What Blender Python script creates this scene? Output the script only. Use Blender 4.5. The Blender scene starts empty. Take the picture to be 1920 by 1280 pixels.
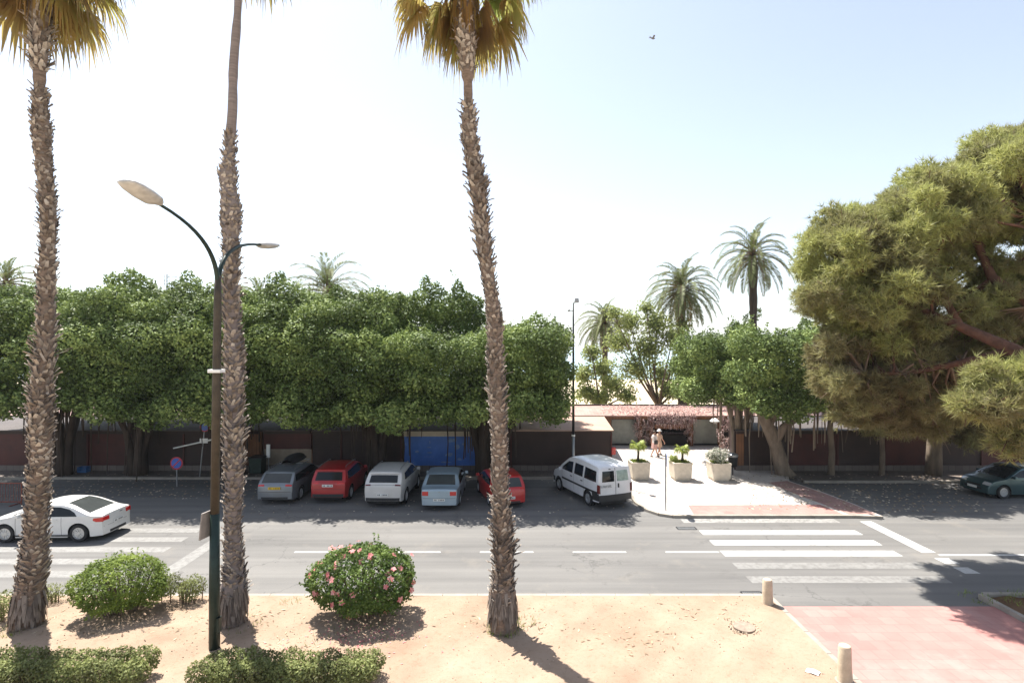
import bpy, bmesh, math, random
import numpy as np
from mathutils import Vector, Matrix

R = math.radians
SC = bpy.context.scene
COL = SC.collection
PI = math.pi
# ------------------------------------------------------------------ camera, sky, sun, exposure
CAM_H = 7.3
F = 1030.0            # focal length in pixels of the 1920 wide photograph
HOR = 650.0           # horizon row
cam = bpy.data.cameras.new("camera")
cam.sensor_width = 36.0
cam.lens = 36.0 * F / 1920.0
cam.shift_y = (HOR - 640.0) / 1920.0
cam.clip_start = 0.1
cam.clip_end = 20000
cam_o = bpy.data.objects.new("camera", cam)
cam_o.location = (0, 0, CAM_H)
cam_o.rotation_euler = (R(90), 0, 0)
COL.objects.link(cam_o)
SC.camera = cam_o

SUN_EL = 62.0
sdx, sdy = -0.62, 0.785                     # horizontal direction towards the sun
SUN_AZ = math.atan2(sdx, sdy)               # from +Y, clockwise positive towards +X
world = bpy.data.worlds.new("World")
SC.world = world
world.use_nodes = True
wn = world.node_tree
wn.nodes.clear()
sky = wn.nodes.new("ShaderNodeTexSky")
sky.sky_type = 'NISHITA'
sky.sun_disc = False
sky.sun_elevation = R(SUN_EL)
sky.sun_rotation = SUN_AZ
sky.altitude = 0
sky.air_density = 1.0
sky.dust_density = 1.0
sky.ozone_density = 1.2
bg = wn.nodes.new("ShaderNodeBackground")
bg.inputs['Strength'].default_value = 0.100
wo = wn.nodes.new("ShaderNodeOutputWorld")
hs = wn.nodes.new("ShaderNodeHueSaturation")      # milky summer sky: paler than the clear-air model
hs.inputs['Saturation'].default_value = 0.64
wn.links.new(sky.outputs[0], hs.inputs['Color'])
wn.links.new(hs.outputs[0], bg.inputs[0])
wn.links.new(bg.outputs[0], wo.inputs[0])

sl = bpy.data.lights.new("sun", 'SUN')
sl.energy = 5.0
sl.angle = R(0.53)
sl.color = (1.0, 0.955, 0.88)
so = bpy.data.objects.new("sun", sl)
el = R(SUN_EL)
hl = math.hypot(sdx, sdy)
dsun = Vector((sdx / hl * math.cos(el), sdy / hl * math.cos(el), math.sin(el)))
so.rotation_euler = dsun.to_track_quat('Z', 'Y').to_euler()
so.location = (-20, 20, 40)
COL.objects.link(so)

SC.view_settings.view_transform = 'Standard'
SC.view_settings.look = 'None'
SC.view_settings.exposure = 1.28
SC.view_settings.gamma = 1.0
SC.render.engine = 'CYCLES'
SC.cycles.max_bounces = 6
SC.cycles.diffuse_bounces = 3
SC.cycles.glossy_bounces = 3
SC.cycles.transmission_bounces = 4
SC.cycles.transparent_max_bounces = 6
SC.cycles.caustics_reflective = False
SC.cycles.caustics_refractive = False
SC.cycles.use_denoising = True

# ------------------------------------------------------------------ measuring helpers
def G(px, py, z=0.0):
    """world point at height z seen at photo pixel px, py"""
    Y = F * (CAM_H - z) / (py - HOR)
    return Vector(((px - 960) / F * Y, Y, z))

def P(px, py, Y):
    return Vector(((px - 960) / F * Y, Y, CAM_H - (py - HOR) / F * Y))

# ------------------------------------------------------------------ scene helpers
def tag(o, label=None, cat=None, group=None, kind=None):
    if label: o['label'] = label
    if cat: o['category'] = cat
    if group: o['group'] = group
    if kind: o['kind'] = kind
    return o

def thing(name, label, cat, loc=(0, 0, 0), rz=0.0, group=None):
    o = bpy.data.objects.new(name, None)
    o.empty_display_size = 0.2
    COL.objects.link(o)
    o.location = loc
    o.rotation_euler = (0, 0, rz)
    return tag(o, label, cat, group)

def copy_tree(o, parent=None):
    c = o.copy()
    COL.objects.link(c)
    if parent is not None:
        c.parent = parent
    for ch in list(o.children):
        copy_tree(ch, c)
    return c

class MB:
    def __init__(self):
        self.v = []
        self.f = []
    def add(self, vs, fs):
        n = len(self.v)
        self.v.extend([tuple(p) for p in vs])
        self.f.extend([tuple(i + n for i in q) for q in fs])
        return self
    def box(self, cx, cy, cz, sx, sy, sz, rz=0.0, taper=1.0, M=None):
        vs = []
        for k, z in enumerate((-.5, .5)):
            t = 1.0 if k == 0 else taper
            for x, y in ((-.5, -.5), (.5, -.5), (.5, .5), (-.5, .5)):
                X, Y = x * sx * t, y * sy * t
                X, Y = X * math.cos(rz) - Y * math.sin(rz), X * math.sin(rz) + Y * math.cos(rz)
                p = Vector((cx + X, cy + Y, cz + z * sz))
                if M is not None: p = M @ p
                vs.append(p)
        return self.add(vs, [(3, 2, 1, 0), (4, 5, 6, 7), (0, 1, 5, 4), (1, 2, 6, 5), (2, 3, 7, 6), (3, 0, 4, 7)])
    def tube(self, pts, rad, n=8, cap=True):
        pts = [Vector(p) for p in pts]
        if not hasattr(rad, '__len__'): rad = [rad] * len(pts)
        vs, fs = [], []
        ref = None
        for i, p in enumerate(pts):
            d = (pts[min(i + 1, len(pts) - 1)] - pts[max(i - 1, 0)]).normalized()
            if ref is None:
                ref = Vector((1, 0, 0)) if abs(d.x) < 0.9 else Vector((0, 1, 0))
            a = (ref - d * ref.dot(d)).normalized()
            ref = a
            b = d.cross(a)
            for k in range(n):
                t = 2 * PI * k / n
                vs.append(p + (a * math.cos(t) + b * math.sin(t)) * rad[i])
        for i in range(len(pts) - 1):
            for k in range(n):
                k2 = (k + 1) % n
                fs.append((i * n + k, i * n + k2, (i + 1) * n + k2, (i + 1) * n + k))
        if cap:
            fs.append(tuple(range(n - 1, -1, -1)))
            fs.append(tuple((len(pts) - 1) * n + k for k in range(n)))
        return self.add(vs, fs)
    def lathe(self, prof, n=24, o=(0, 0, 0), M=None):
        vs, fs = [], []
        for r, z in prof:
            for k in range(n):
                t = 2 * PI * k / n
                p = Vector((r * math.cos(t), r * math.sin(t), z))
                if M is not None: p = M @ p
                vs.append(p + Vector(o))
        m = len(prof)
        for i in range(m - 1):
            for k in range(n):
                k2 = (k + 1) % n
                fs.append((i * n + k, i * n + k2, (i + 1) * n + k2, (i + 1) * n + k))
        fs.append(tuple(range(n - 1, -1, -1)))
        fs.append(tuple((m - 1) * n + k for k in range(n)))
        return self.add(vs, fs)
    def prism(self, poly, z0, z1):
        n = len(poly)
        a = sum(poly[i][0] * poly[(i + 1) % n][1] - poly[(i + 1) % n][0] * poly[i][1] for i in range(n))
        if a < 0: poly = poly[::-1]
        vs = [(x, y, z0) for x, y in poly] + [(x, y, z1) for x, y in poly]
        fs = [tuple(range(n - 1, -1, -1)), tuple(range(n, 2 * n))]
        for i in range(n):
            j = (i + 1) % n
            fs.append((i, j, n + j, n + i))
        return self.add(vs, fs)
    def grid(self, P):
        m, n = len(P), len(P[0])
        vs = [p for row in P for p in row]
        fs = [(i * n + j, i * n + j + 1, (i + 1) * n + j + 1, (i + 1) * n + j) for i in range(m - 1) for j in range(n - 1)]
        return self.add(vs, fs)
    def build(self, name, mat, parent=None, smooth=False, bevel=0.0, weld=False, autos=None):
        me = bpy.data.meshes.new(name)
        me.from_pydata(self.v, [], self.f)
        if weld:
            bm = bmesh.new(); bm.from_mesh(me)
            bmesh.ops.remove_doubles(bm, verts=bm.verts, dist=1e-4)
            bmesh.ops.recalc_face_normals(bm, faces=bm.faces)
            bm.to_mesh(me); bm.free()
        me.materials.append(mat)
        if smooth:
            me.polygons.foreach_set('use_smooth', [True] * len(me.polygons))
            if autos:
                me.set_sharp_from_angle(angle=R(autos))
        o = bpy.data.objects.new(name, me)
        COL.objects.link(o)
        if parent is not None: o.parent = parent
        if bevel > 0:
            b = o.modifiers.new("bevel", 'BEVEL')
            b.width = bevel; b.segments = 2; b.limit_method = 'ANGLE'; b.angle_limit = R(40)
        return o

def build_multi(name, items, parent=None):
    allm = MB(); idx = []
    for k_, (mb, mt_) in enumerate(items):
        allm.add(mb.v, mb.f); idx += [k_] * len(mb.f)
    o = allm.build(name, items[0][1], parent)
    for mb, mt_ in items[1:]: o.data.materials.append(mt_)
    o.data.polygons.foreach_set('material_index', idx)
    return o

def npmesh(name, V, k, mat, parent=None, tint=None, smooth=False):
    """V: (n*k,3) array, faces of k consecutive verts; tint per face."""
    V = np.asarray(V, dtype=np.float32).reshape(-1, 3)
    nv = len(V); nf = nv // k
    me = bpy.data.meshes.new(name)
    me.vertices.add(nv)
    me.vertices.foreach_set('co', V.ravel())
    me.loops.add(nv)
    me.loops.foreach_set('vertex_index', np.arange(nv, dtype=np.int32))
    me.polygons.add(nf)
    me.polygons.foreach_set('loop_start', np.arange(0, nv, k, dtype=np.int32))
    me.polygons.foreach_set('loop_total', np.full(nf, k, dtype=np.int32))
    if tint is not None:
        a = me.attributes.new('tint', 'FLOAT', 'POINT')
        a.data.foreach_set('value', np.repeat(np.asarray(tint, dtype=np.float32), k))
    me.update(calc_edges=True)
    me.materials.append(mat)
    o = bpy.data.objects.new(name, me)
    COL.objects.link(o)
    if parent is not None: o.parent = parent
    return o

def norm(a):
    return a / np.maximum(np.linalg.norm(a, axis=-1, keepdims=True), 1e-9)

# ------------------------------------------------------------------ materials
def new_mat(name):
    m = bpy.data.materials.new(name)
    m.use_nodes = True
    nt = m.node_tree
    b = nt.nodes['Principled BSDF']
    return m, nt, b

def rgb(c):
    return (c[0], c[1], c[2], 1.0)

def ramp(nt, stops):
    r = nt.nodes.new('ShaderNodeValToRGB')
    while len(r.color_ramp.elements) < len(stops):
        r.color_ramp.elements.new(0.5)
    for e, (p, c) in zip(r.color_ramp.elements, stops):
        e.position = p
        e.color = rgb(c)
    return r

def noise(nt, scale, detail=4, rough=0.6, coord='Object', stretch=None, dist=0.0):
    n = nt.nodes.new('ShaderNodeTexNoise')
    n.inputs['Scale'].default_value = scale
    n.inputs['Detail'].default_value = detail
    n.inputs['Roughness'].default_value = rough
    n.inputs['Distortion'].default_value = dist
    tc = nt.nodes.new('ShaderNodeTexCoord')
    src = tc.outputs[coord]
    if stretch:
        mp = nt.nodes.new('ShaderNodeMapping')
        mp.inputs['Scale'].default_value = stretch
        nt.links.new(src, mp.inputs[0]); src = mp.outputs[0]
    nt.links.new(src, n.inputs['Vector'])
    return n

def mixc(nt, fac, a, b, mode='MIX'):
    m = nt.nodes.new('ShaderNodeMix')
    m.data_type = 'RGBA'; m.blend_type = mode
    for sock, val in ((m.inputs[0], fac), (m.inputs[6], a), (m.inputs[7], b)):
        if isinstance(val, bpy.types.NodeSocket): nt.links.new(val, sock)
        elif isinstance(val, (tuple, list)): sock.default_value = rgb(val)
        else: sock.default_value = val
    return m.outputs[2]

def plain(name, c, rough=0.6, metal=0.0, var=0.15, scale=3.0, bump=0.0, bscale=30.0, coat=0.0, stretch=None, spec=0.5):
    m, nt, b = new_mat(name)
    b.inputs['Roughness'].default_value = rough
    b.inputs['Metallic'].default_value = metal
    b.inputs['Coat Weight'].default_value = coat
    b.inputs['Specular IOR Level'].default_value = spec
    n = noise(nt, scale, 5, 0.6, stretch=stretch)
    lo = tuple(max(0, x * (1 - var)) for x in c); hi = tuple(min(1, x * (1 + var)) for x in c)
    r = ramp(nt, [(0.3, lo), (0.7, hi)])
    nt.links.new(n.outputs[0], r.inputs[0])
    nt.links.new(r.outputs[0], b.inputs['Base Color'])
    if bump:
        n2 = noise(nt, bscale, 4, 0.6, stretch=stretch)
        bp = nt.nodes.new('ShaderNodeBump')
        bp.inputs['Strength'].default_value = bump
        bp.inputs['Distance'].default_value = 0.02
        nt.links.new(n2.outputs[0], bp.inputs['Height'])
        nt.links.new(bp.outputs[0], b.inputs['Normal'])
    return m

def leafmat(name, stops, trans=0.35, rough=0.45, tcol=None, spec=0.4):
    m, nt, b = new_mat(name)
    at = nt.nodes.new('ShaderNodeAttribute'); at.attribute_name = 'tint'
    r = ramp(nt, stops)
    nt.links.new(at.outputs['Fac'], r.inputs[0])
    nt.links.new(r.outputs[0], b.inputs['Base Color'])
    b.inputs['Roughness'].default_value = rough
    b.inputs['Specular IOR Level'].default_value = spec
    t = nt.nodes.new('ShaderNodeBsdfTranslucent')
    mc = mixc(nt, 0.5, r.outputs[0], tcol or stops[-1][1])
    nt.links.new(mc, t.inputs[0])
    mx = nt.nodes.new('ShaderNodeMixShader'); mx.inputs[0].default_value = trans
    nt.links.new(b.outputs[0], mx.inputs[1]); nt.links.new(t.outputs[0], mx.inputs[2])
    nt.links.new(mx.outputs[0], nt.nodes['Material Output'].inputs[0])
    return m

def carpaint(name, c, metal=0.0, rough=0.28):
    m, nt, b = new_mat(name)
    b.inputs['Metallic'].default_value = metal
    b.inputs['Roughness'].default_value = rough
    b.inputs['Coat Weight'].default_value = 0.45
    b.inputs['Coat Roughness'].default_value = 0.06
    n = noise(nt, 1.7, 4, 0.6)
    r = ramp(nt, [(0.35, tuple(x * 0.88 for x in c)), (0.7, c)])
    nt.links.new(n.outputs[0], r.inputs[0])
    nt.links.new(r.outputs[0], b.inputs['Base Color'])
    return m

def road_mat():
    m, nt, b = new_mat("asphalt")
    b.inputs['Roughness'].default_value = 0.9
    big = noise(nt, 0.22, 5, 0.6, stretch=(0.35, 1.0, 1.0))
    r1 = ramp(nt, [(0.25, (0.118, 0.114, 0.110)), (0.5, (0.160, 0.154, 0.146)), (0.8, (0.198, 0.190, 0.178))])
    nt.links.new(big.outputs[0], r1.inputs[0])
    fine = noise(nt, 60, 3, 0.8)
    r2 = ramp(nt, [(0.3, (0.72, 0.72, 0.72)), (0.7, (1.15, 1.15, 1.15))])
    nt.links.new(fine.outputs[0], r2.inputs[0])
    c = mixc(nt, 0.8, r1.outputs[0], r2.outputs[0], 'MULTIPLY')
    # long wear streaks along the road
    st = noise(nt, 1.1, 4, 0.55, stretch=(0.05, 1.6, 1.0))
    r3 = ramp(nt, [(0.35, (0.76, 0.76, 0.77)), (0.65, (1.1, 1.1, 1.1))])
    nt.links.new(st.outputs[0], r3.inputs[0])
    c = mixc(nt, 0.8, c, r3.outputs[0], 'MULTIPLY')
    # cracks and old repairs
    vo = nt.nodes.new('ShaderNodeTexVoronoi'); vo.feature = 'DISTANCE_TO_EDGE'; vo.inputs['Scale'].default_value = 0.32
    tc = nt.nodes.new('ShaderNodeTexCoord')
    wv = noise(nt, 0.9, 4, 0.7)
    ad = nt.nodes.new('ShaderNodeVectorMath'); ad.operation = 'MULTIPLY_ADD'
    ad.inputs[1].default_value = (1.6, 1.6, 1.6)
    nt.links.new(wv.outputs['Color'], ad.inputs[0]); nt.links.new(tc.outputs['Object'], ad.inputs[2])
    nt.links.new(ad.outputs[0], vo.inputs['Vector'])
    r4 = ramp(nt, [(0.0, (0.6, 0.6, 0.6)), (0.012, (1, 1, 1))])
    nt.links.new(vo.outputs['Distance'], r4.inputs[0])
    mk = noise(nt, 0.15, 2, 0.5)
    r5 = ramp(nt, [(0.5, (0, 0, 0)), (0.6, (1, 1, 1))])
    nt.links.new(mk.outputs[0], r5.inputs[0])
    c2 = mixc(nt, 1.0, c, r4.outputs[0], 'MULTIPLY')
    c = mixc(nt, r5.outputs[0], c, c2)
    # oil drips and dark stains
    ol = noise(nt, 0.75, 5, 0.75)
    r7 = ramp(nt, [(0.28, (0.62, 0.61, 0.60)), (0.40, (1, 1, 1))])
    nt.links.new(ol.outputs[0], r7.inputs[0])
    c = mixc(nt, 0.7, c, r7.outputs[0], 'MULTIPLY')
    # blown sand
    sd = noise(nt, 0.5, 6, 0.7)
    r6 = ramp(nt, [(0.55, (0, 0, 0)), (0.8, (0.35, 0.35, 0.35))])
    nt.links.new(sd.outputs[0], r6.inputs[0])
    c = mixc(nt, r6.outputs[0], c, (0.30, 0.26, 0.21))
    nt.links.new(c, b.inputs['Base Color'])
    bp = nt.nodes.new('ShaderNodeBump'); bp.inputs['Strength'].default_value = 0.3; bp.inputs['Distance'].default_value = 0.01
    nt.links.new(fine.outputs[0], bp.inputs['Height']); nt.links.new(bp.outputs[0], b.inputs['Normal'])
    return m

def dirt_mat(name, dark, mid, light, pebble=0.25):
    m, nt, b = new_mat(name)
    b.inputs['Roughness'].default_value = 0.95
    b.inputs['Specular IOR Level'].default_value = 0.1
    a = noise(nt, 0.55, 8, 0.62)
    r1 = ramp(nt, [(0.32, dark), (0.5, mid), (0.7, light)])
    nt.links.new(a.outputs[0], r1.inputs[0])
    s = noise(nt, 9, 6, 0.75)
    r2 = ramp(nt, [(0.30, (0.66, 0.58, 0.5)), (0.48, (1, 1, 1))])
    nt.links.new(s.outputs[0], r2.inputs[0])
    c = mixc(nt, 0.55, r1.outputs[0], r2.outputs[0], 'MULTIPLY')
    p = nt.nodes.new('ShaderNodeTexVoronoi'); p.inputs['Scale'].default_value = 14
    tc = nt.nodes.new('ShaderNodeTexCoord'); nt.links.new(tc.outputs['Object'], p.inputs['Vector'])
    r3 = ramp(nt, [(0.06, (0.5, 0.42, 0.36)), (0.13, (1, 1, 1))])
    nt.links.new(p.outputs['Distance'], r3.inputs[0])
    c = mixc(nt, pebble, c, r3.outputs[0], 'MULTIPLY')
    nt.links.new(c, b.inputs['Base Color'])
    f = noise(nt, 22, 6, 0.7)
    bp = nt.nodes.new('ShaderNodeBump'); bp.inputs['Strength'].default_value = 0.5; bp.inputs['Distance'].default_value = 0.03
    nt.links.new(f.outputs[0], bp.inputs['Height']); nt.links.new(bp.outputs[0], b.inputs['Normal'])
    return m

def tile_mat(name, c1, c2, mortar, w, h, stain=None, amount=0.5):
    m, nt, b = new_mat(name)
    b.inputs['Roughness'].default_value = 0.85
    br = nt.nodes.new('ShaderNodeTexBrick')
    br.inputs['Color1'].default_value = rgb(c1); br.inputs['Color2'].default_value = rgb(c2); br.inputs['Mortar'].default_value = rgb(mortar)
    br.inputs['Scale'].default_value = 1.0; br.inputs['Mortar Size'].default_value = 0.012
    br.inputs['Brick Width'].default_value = w; br.inputs['Row Height'].default_value = h
    tc = nt.nodes.new('ShaderNodeTexCoord'); nt.links.new(tc.outputs['Object'], br.inputs['Vector'])
    n = noise(nt, 0.8, 6, 0.65)
    r = ramp(nt, [(0.35, (0.8, 0.8, 0.8)), (0.65, (1.1, 1.1, 1.1))])
    nt.links.new(n.outputs[0], r.inputs[0])
    c = mixc(nt, amount, br.outputs[0], r.outputs[0], 'MULTIPLY')
    if stain:
        n2 = noise(nt, 0.45, 6, 0.7)
        r2 = ramp(nt, [(0.55, (0, 0, 0)), (0.75, (0.7, 0.7, 0.7))])
        nt.links.new(n2.outputs[0], r2.inputs[0])
        c = mixc(nt, r2.outputs[0], c, stain)
    nt.links.new(c, b.inputs['Base Color'])
    return m

def plank_mat(name, c, period=0.14, axis=2, depth=0.55, rough=0.7):
    m, nt, b = new_mat(name)
    b.inputs['Roughness'].default_value = rough
    tc = nt.nodes.new('ShaderNodeTexCoord')
    sp = nt.nodes.new('ShaderNodeSeparateXYZ'); nt.links.new(tc.outputs['Object'], sp.inputs[0])
    dv = nt.nodes.new('ShaderNodeMath'); dv.operation = 'DIVIDE'; dv.inputs[1].default_value = period
    nt.links.new(sp.outputs[axis], dv.inputs[0])
    fr = nt.nodes.new('ShaderNodeMath'); fr.operation = 'FRACT'; nt.links.new(dv.outputs[0], fr.inputs[0])
    r = ramp(nt, [(0.0, (depth, depth, depth)), (0.12, (1, 1, 1)), (0.9, (1, 1, 1)), (1.0, (depth, depth, depth))])
    nt.links.new(fr.outputs[0], r.inputs[0])
    n = noise(nt, 1.2, 6, 0.6)
    r2 = ramp(nt, [(0.3, tuple(x * 0.7 for x in c)), (0.7, tuple(x * 1.25 for x in c))])
    nt.links.new(n.outputs[0], r2.inputs[0])
    cc = mixc(nt, 1.0, r2.outputs[0], r.outputs[0], 'MULTIPLY')
    nt.links.new(cc, b.inputs['Base Color'])
    bp = nt.nodes.new('ShaderNodeBump'); bp.inputs['Strength'].default_value = 0.6; bp.inputs['Distance'].default_value = 0.02
    nt.links.new(r.outputs[0], bp.inputs['Height']); nt.links.new(bp.outputs[0], b.inputs['Normal'])
    return m

def worn_paint(name, c=(0.5, 0.495, 0.48), wear=0.5, under=(0.16, 0.154, 0.147)):
    m, nt, b = new_mat(name)
    b.inputs['Roughness'].default_value = 0.75
    n = noise(nt, 5.0, 8, 0.78)
    r = ramp(nt, [(wear - 0.08, (0, 0, 0)), (wear + 0.06, (1, 1, 1))])
    nt.links.new(n.outputs[0], r.inputs[0])
    cc = mixc(nt, r.outputs[0], c, under)
    n2 = noise(nt, 0.8, 4, 0.6)
    r2 = ramp(nt, [(0.3, (0.85, 0.85, 0.85)), (0.7, (1, 1, 1))])
    nt.links.new(n2.outputs[0], r2.inputs[0])
    cc = mixc(nt, 1.0, cc, r2.outputs[0], 'MULTIPLY')
    nt.links.new(cc, b.inputs['Base Color'])
    return m

M = {}
M['asphalt'] = road_mat()
M['sand'] = dirt_mat("beach_sand", (0.46, 0.38, 0.27), (0.55, 0.46, 0.34), (0.62, 0.53, 0.40), 0.05)
M['dirt'] = dirt_mat("dirt", (0.275, 0.195, 0.140), (0.322, 0.238, 0.174), (0.365, 0.275, 0.208), 0.35)
M['soil'] = dirt_mat("soil", (0.10, 0.06, 0.035), (0.16, 0.095, 0.055), (0.22, 0.14, 0.09), 0.4)
M['kerb'] = plain("kerb_stone", (0.30, 0.265, 0.225), 0.85, var=0.2, scale=2.0, bump=0.2)
M['pink'] = tile_mat("pink_paving", (0.37, 0.175, 0.155), (0.41, 0.205, 0.18), (0.33, 0.16, 0.142), 0.4, 0.4, stain=(0.42, 0.285, 0.255), amount=0.6)
M['plaza'] = tile_mat("plaza_paving", (0.50, 0.45, 0.41), (0.54, 0.49, 0.45), (0.40, 0.35, 0.31), 0.4, 0.4, amount=0.6)
M['tactile'] = tile_mat("red_paving", (0.34, 0.19, 0.17), (0.38, 0.23, 0.20), (0.30, 0.18, 0.16), 0.2, 0.2, stain=(0.4, 0.3, 0.27))
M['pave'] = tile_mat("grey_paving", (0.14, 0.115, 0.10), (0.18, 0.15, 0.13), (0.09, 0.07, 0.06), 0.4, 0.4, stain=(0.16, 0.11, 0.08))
M['paint'] = worn_paint("road_paint", wear=0.61)
M['paintworn'] = worn_paint("worn_road_paint", (0.30, 0.29, 0.275), wear=0.54)
M['paintfaint'] = worn_paint("faint_road_paint", (0.225, 0.22, 0.21), wear=0.53)
M['water'] = plain("sea_water", (0.22, 0.36, 0.42), 0.15, var=0.15, scale=0.02, bump=0.1, bscale=0.6)
M['bark'] = plain("grey_bark", (0.20, 0.155, 0.115), 0.9, var=0.4, scale=3.0, bump=0.8, bscale=14, stretch=(1, 1, 0.3))
M['darkbark'] = plain("dark_bark", (0.055, 0.038, 0.028), 0.9, var=0.4, scale=3.0, bump=0.8, bscale=12, stretch=(1, 1, 0.3))
M['redbark'] = plain("reddish_pine_bark", (0.11, 0.05, 0.032), 0.9, var=0.45, scale=5.0, bump=0.9, bscale=14, stretch=(1, 1, 0.5))
M['metal_dark'] = plain("dark_green_metal", (0.012, 0.028, 0.022), 0.45, 0.3, var=0.3, scale=6)
M['metal_brown'] = plain("weathered_pole_paint", (0.055, 0.042, 0.028), 0.6, 0.2, var=0.35, scale=5)
M['metal_black'] = plain("black_metal", (0.012, 0.013, 0.015), 0.5, 0.3, var=0.3)
M['metal_grey'] = plain("galvanised_metal", (0.34, 0.35, 0.36), 0.45, 0.7, var=0.15)
M['lamp_head'] = plain("yellowed_lamp_cover", (0.44, 0.43, 0.41), 0.4, var=0.22, scale=6)
M['lamp_shell'] = plain("grey_lamp_shell", (0.42, 0.42, 0.42), 0.5, var=0.15)
M['white'] = plain("white_paint", (0.78, 0.78, 0.76), 0.5, var=0.05)
M['rubber'] = plain("tyre_rubber", (0.018, 0.018, 0.019), 0.8, var=0.3)
M['alloy'] = plain("alloy_wheel", (0.55, 0.56, 0.57), 0.3, 0.8, var=0.08)
M['trim'] = plain("black_plastic_trim", (0.02, 0.02, 0.022), 0.55, var=0.25)
M['glass'] = plain("dark_car_glass", (0.012, 0.015, 0.017), 0.06, 0.0, var=0.1, spec=0.3)
M['glass_light'] = plain("pale_green_glass", (0.30, 0.38, 0.34), 0.08, 0.0, var=0.3, scale=5, spec=0.3)
M['glass_grey'] = plain("grey_rear_glass", (0.05, 0.055, 0.055), 0.08, 0.0, var=0.1, spec=0.3)
M['red_lens'] = plain("red_lamp_lens", (0.55, 0.02, 0.015), 0.2, var=0.2, coat=0.5)
M['dark_lens'] = plain("dark_red_lens", (0.12, 0.01, 0.01), 0.2, var=0.2, coat=0.5)
M['clear_lens'] = plain("headlamp_lens", (0.55, 0.56, 0.56), 0.12, 0.3, var=0.2)
M['yellow_plate'] = plain("yellow_plate", (0.75, 0.47, 0.03), 0.5, var=0.05)
M['white_plate'] = plain("white_plate", (0.75, 0.75, 0.72), 0.5, var=0.05)
M['concrete'] = plain("cast_concrete", (0.50, 0.41, 0.30), 0.9, var=0.18, scale=6, bump=0.25, bscale=60)
M['planter'] = plain("planter_concrete", (0.55, 0.49, 0.40), 0.9, var=0.12, scale=4, bump=0.3, bscale=50)
M['roof_pink'] = plank_mat("pink_roof_tiles", (0.37, 0.225, 0.19), 0.24, 0, 0.8)
M['roof_canvas'] = plain("awning_canvas", (0.40, 0.265, 0.20), 0.85, var=0.12, scale=1.5)
M['roof_grey'] = plain("grey_awning", (0.075, 0.062, 0.058), 0.85, var=0.2, scale=1.5)
M['blind_brown'] = plank_mat("brown_blind", (0.032, 0.014, 0.010), 0.09, 2, 0.6, 0.6)
M['blind_red'] = plank_mat("dark_red_blind", (0.07, 0.014, 0.010), 0.09, 2, 0.6, 0.6)
M['wood'] = plank_mat("orange_brown_wood", (0.20, 0.085, 0.035), 0.22, 0, 0.5, 0.6)
M['shutter'] = plank_mat("grey_green_shutter", (0.30, 0.31, 0.27), 0.085, 2, 0.72, 0.55)
M['dark'] = plain("dark_interior", (0.014, 0.011, 0.010), 0.8, var=0.3)
M['cream'] = plain("cream_frame", (0.58, 0.50, 0.38), 0.7, var=0.1)
M['beige'] = plain("beige_wall", (0.30, 0.24, 0.18), 0.8, var=0.2, scale=2)
M['skin'] = plain("skin", (0.52, 0.30, 0.21), 0.6, var=0.06)

# ------------------------------------------------------------------ setting: ground, road, verge
def sheet(name, xs, ys, zf, mat, jitter=0.0):
    rows = [[(x, y, zf(x, y)) for x in xs] for y in ys]
    o = MB().grid(rows).build(name, mat, smooth=True)
    return tag(o, kind='structure')

def ground_z(x, y):
    if y < 120: return -0.06
    return max(-4.0, -0.06 - (y - 120) * 0.05)
sheet('ground', [-9000, -400, -60, 0, 60, 400, 9000], [-60, 0, 60, 120, 160, 200, 12000], ground_z, M['sand'])
sea = MB().grid([[(-9000, 125, -1.2), (9000, 125, -1.2)], [(-9000, 14000, -1.2), (9000, 14000, -1.2)]]).build('sea', M['water'])
tag(sea, kind='structure')

road = MB()
road.prism([(-70, 16.0), (7.5, 16.0), (7.5, 15.42), (13.5, 15.42), (13.5, 16.0), (70, 16.0), (70, 32.2), (-70, 32.2)], -0.05, 0.0)
tag(road.build('road', M['asphalt']), kind='structure')

rng = np.random.default_rng(5)
def hills(x, y):
    return 0.05 * math.sin(x * 0.9 + 1) * math.sin(y * 1.3) + 0.02 * math.sin(x * 2.3 + y * 1.7) + 0.018 * math.sin(x * 5.1 - y * 4.0) + 0.010 * math.sin(x * 11.3 + 2 * math.sin(y * 3)) * math.sin(y * 12.1 + x)
def verge_z(x, y):
    e = min(1.0, (15.85 - y) / 0.8, (7.35 - x) / 0.8) if y < 15.85 and x < 7.35 else 0
    h = hills(x, y) * max(0, e)
    for cx, cy, r_, d in ((2.72, 13.9, 0.9, 0.09), (-4.0, 14.6, 1.9, 0.05), (4.3, 12.6, 0.5, 0.05)):
        q = ((x - cx) ** 2 + (y - cy) ** 2) / (r_ * r_)
        h -= d * math.exp(-q * 1.6)
    return 0.135 + h
xs = list(np.linspace(-32, 7.36, 260)); ys = list(np.linspace(3, 15.84, 110))
sheet('dirt_verge', xs, ys, verge_z, M['dirt'])

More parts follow.
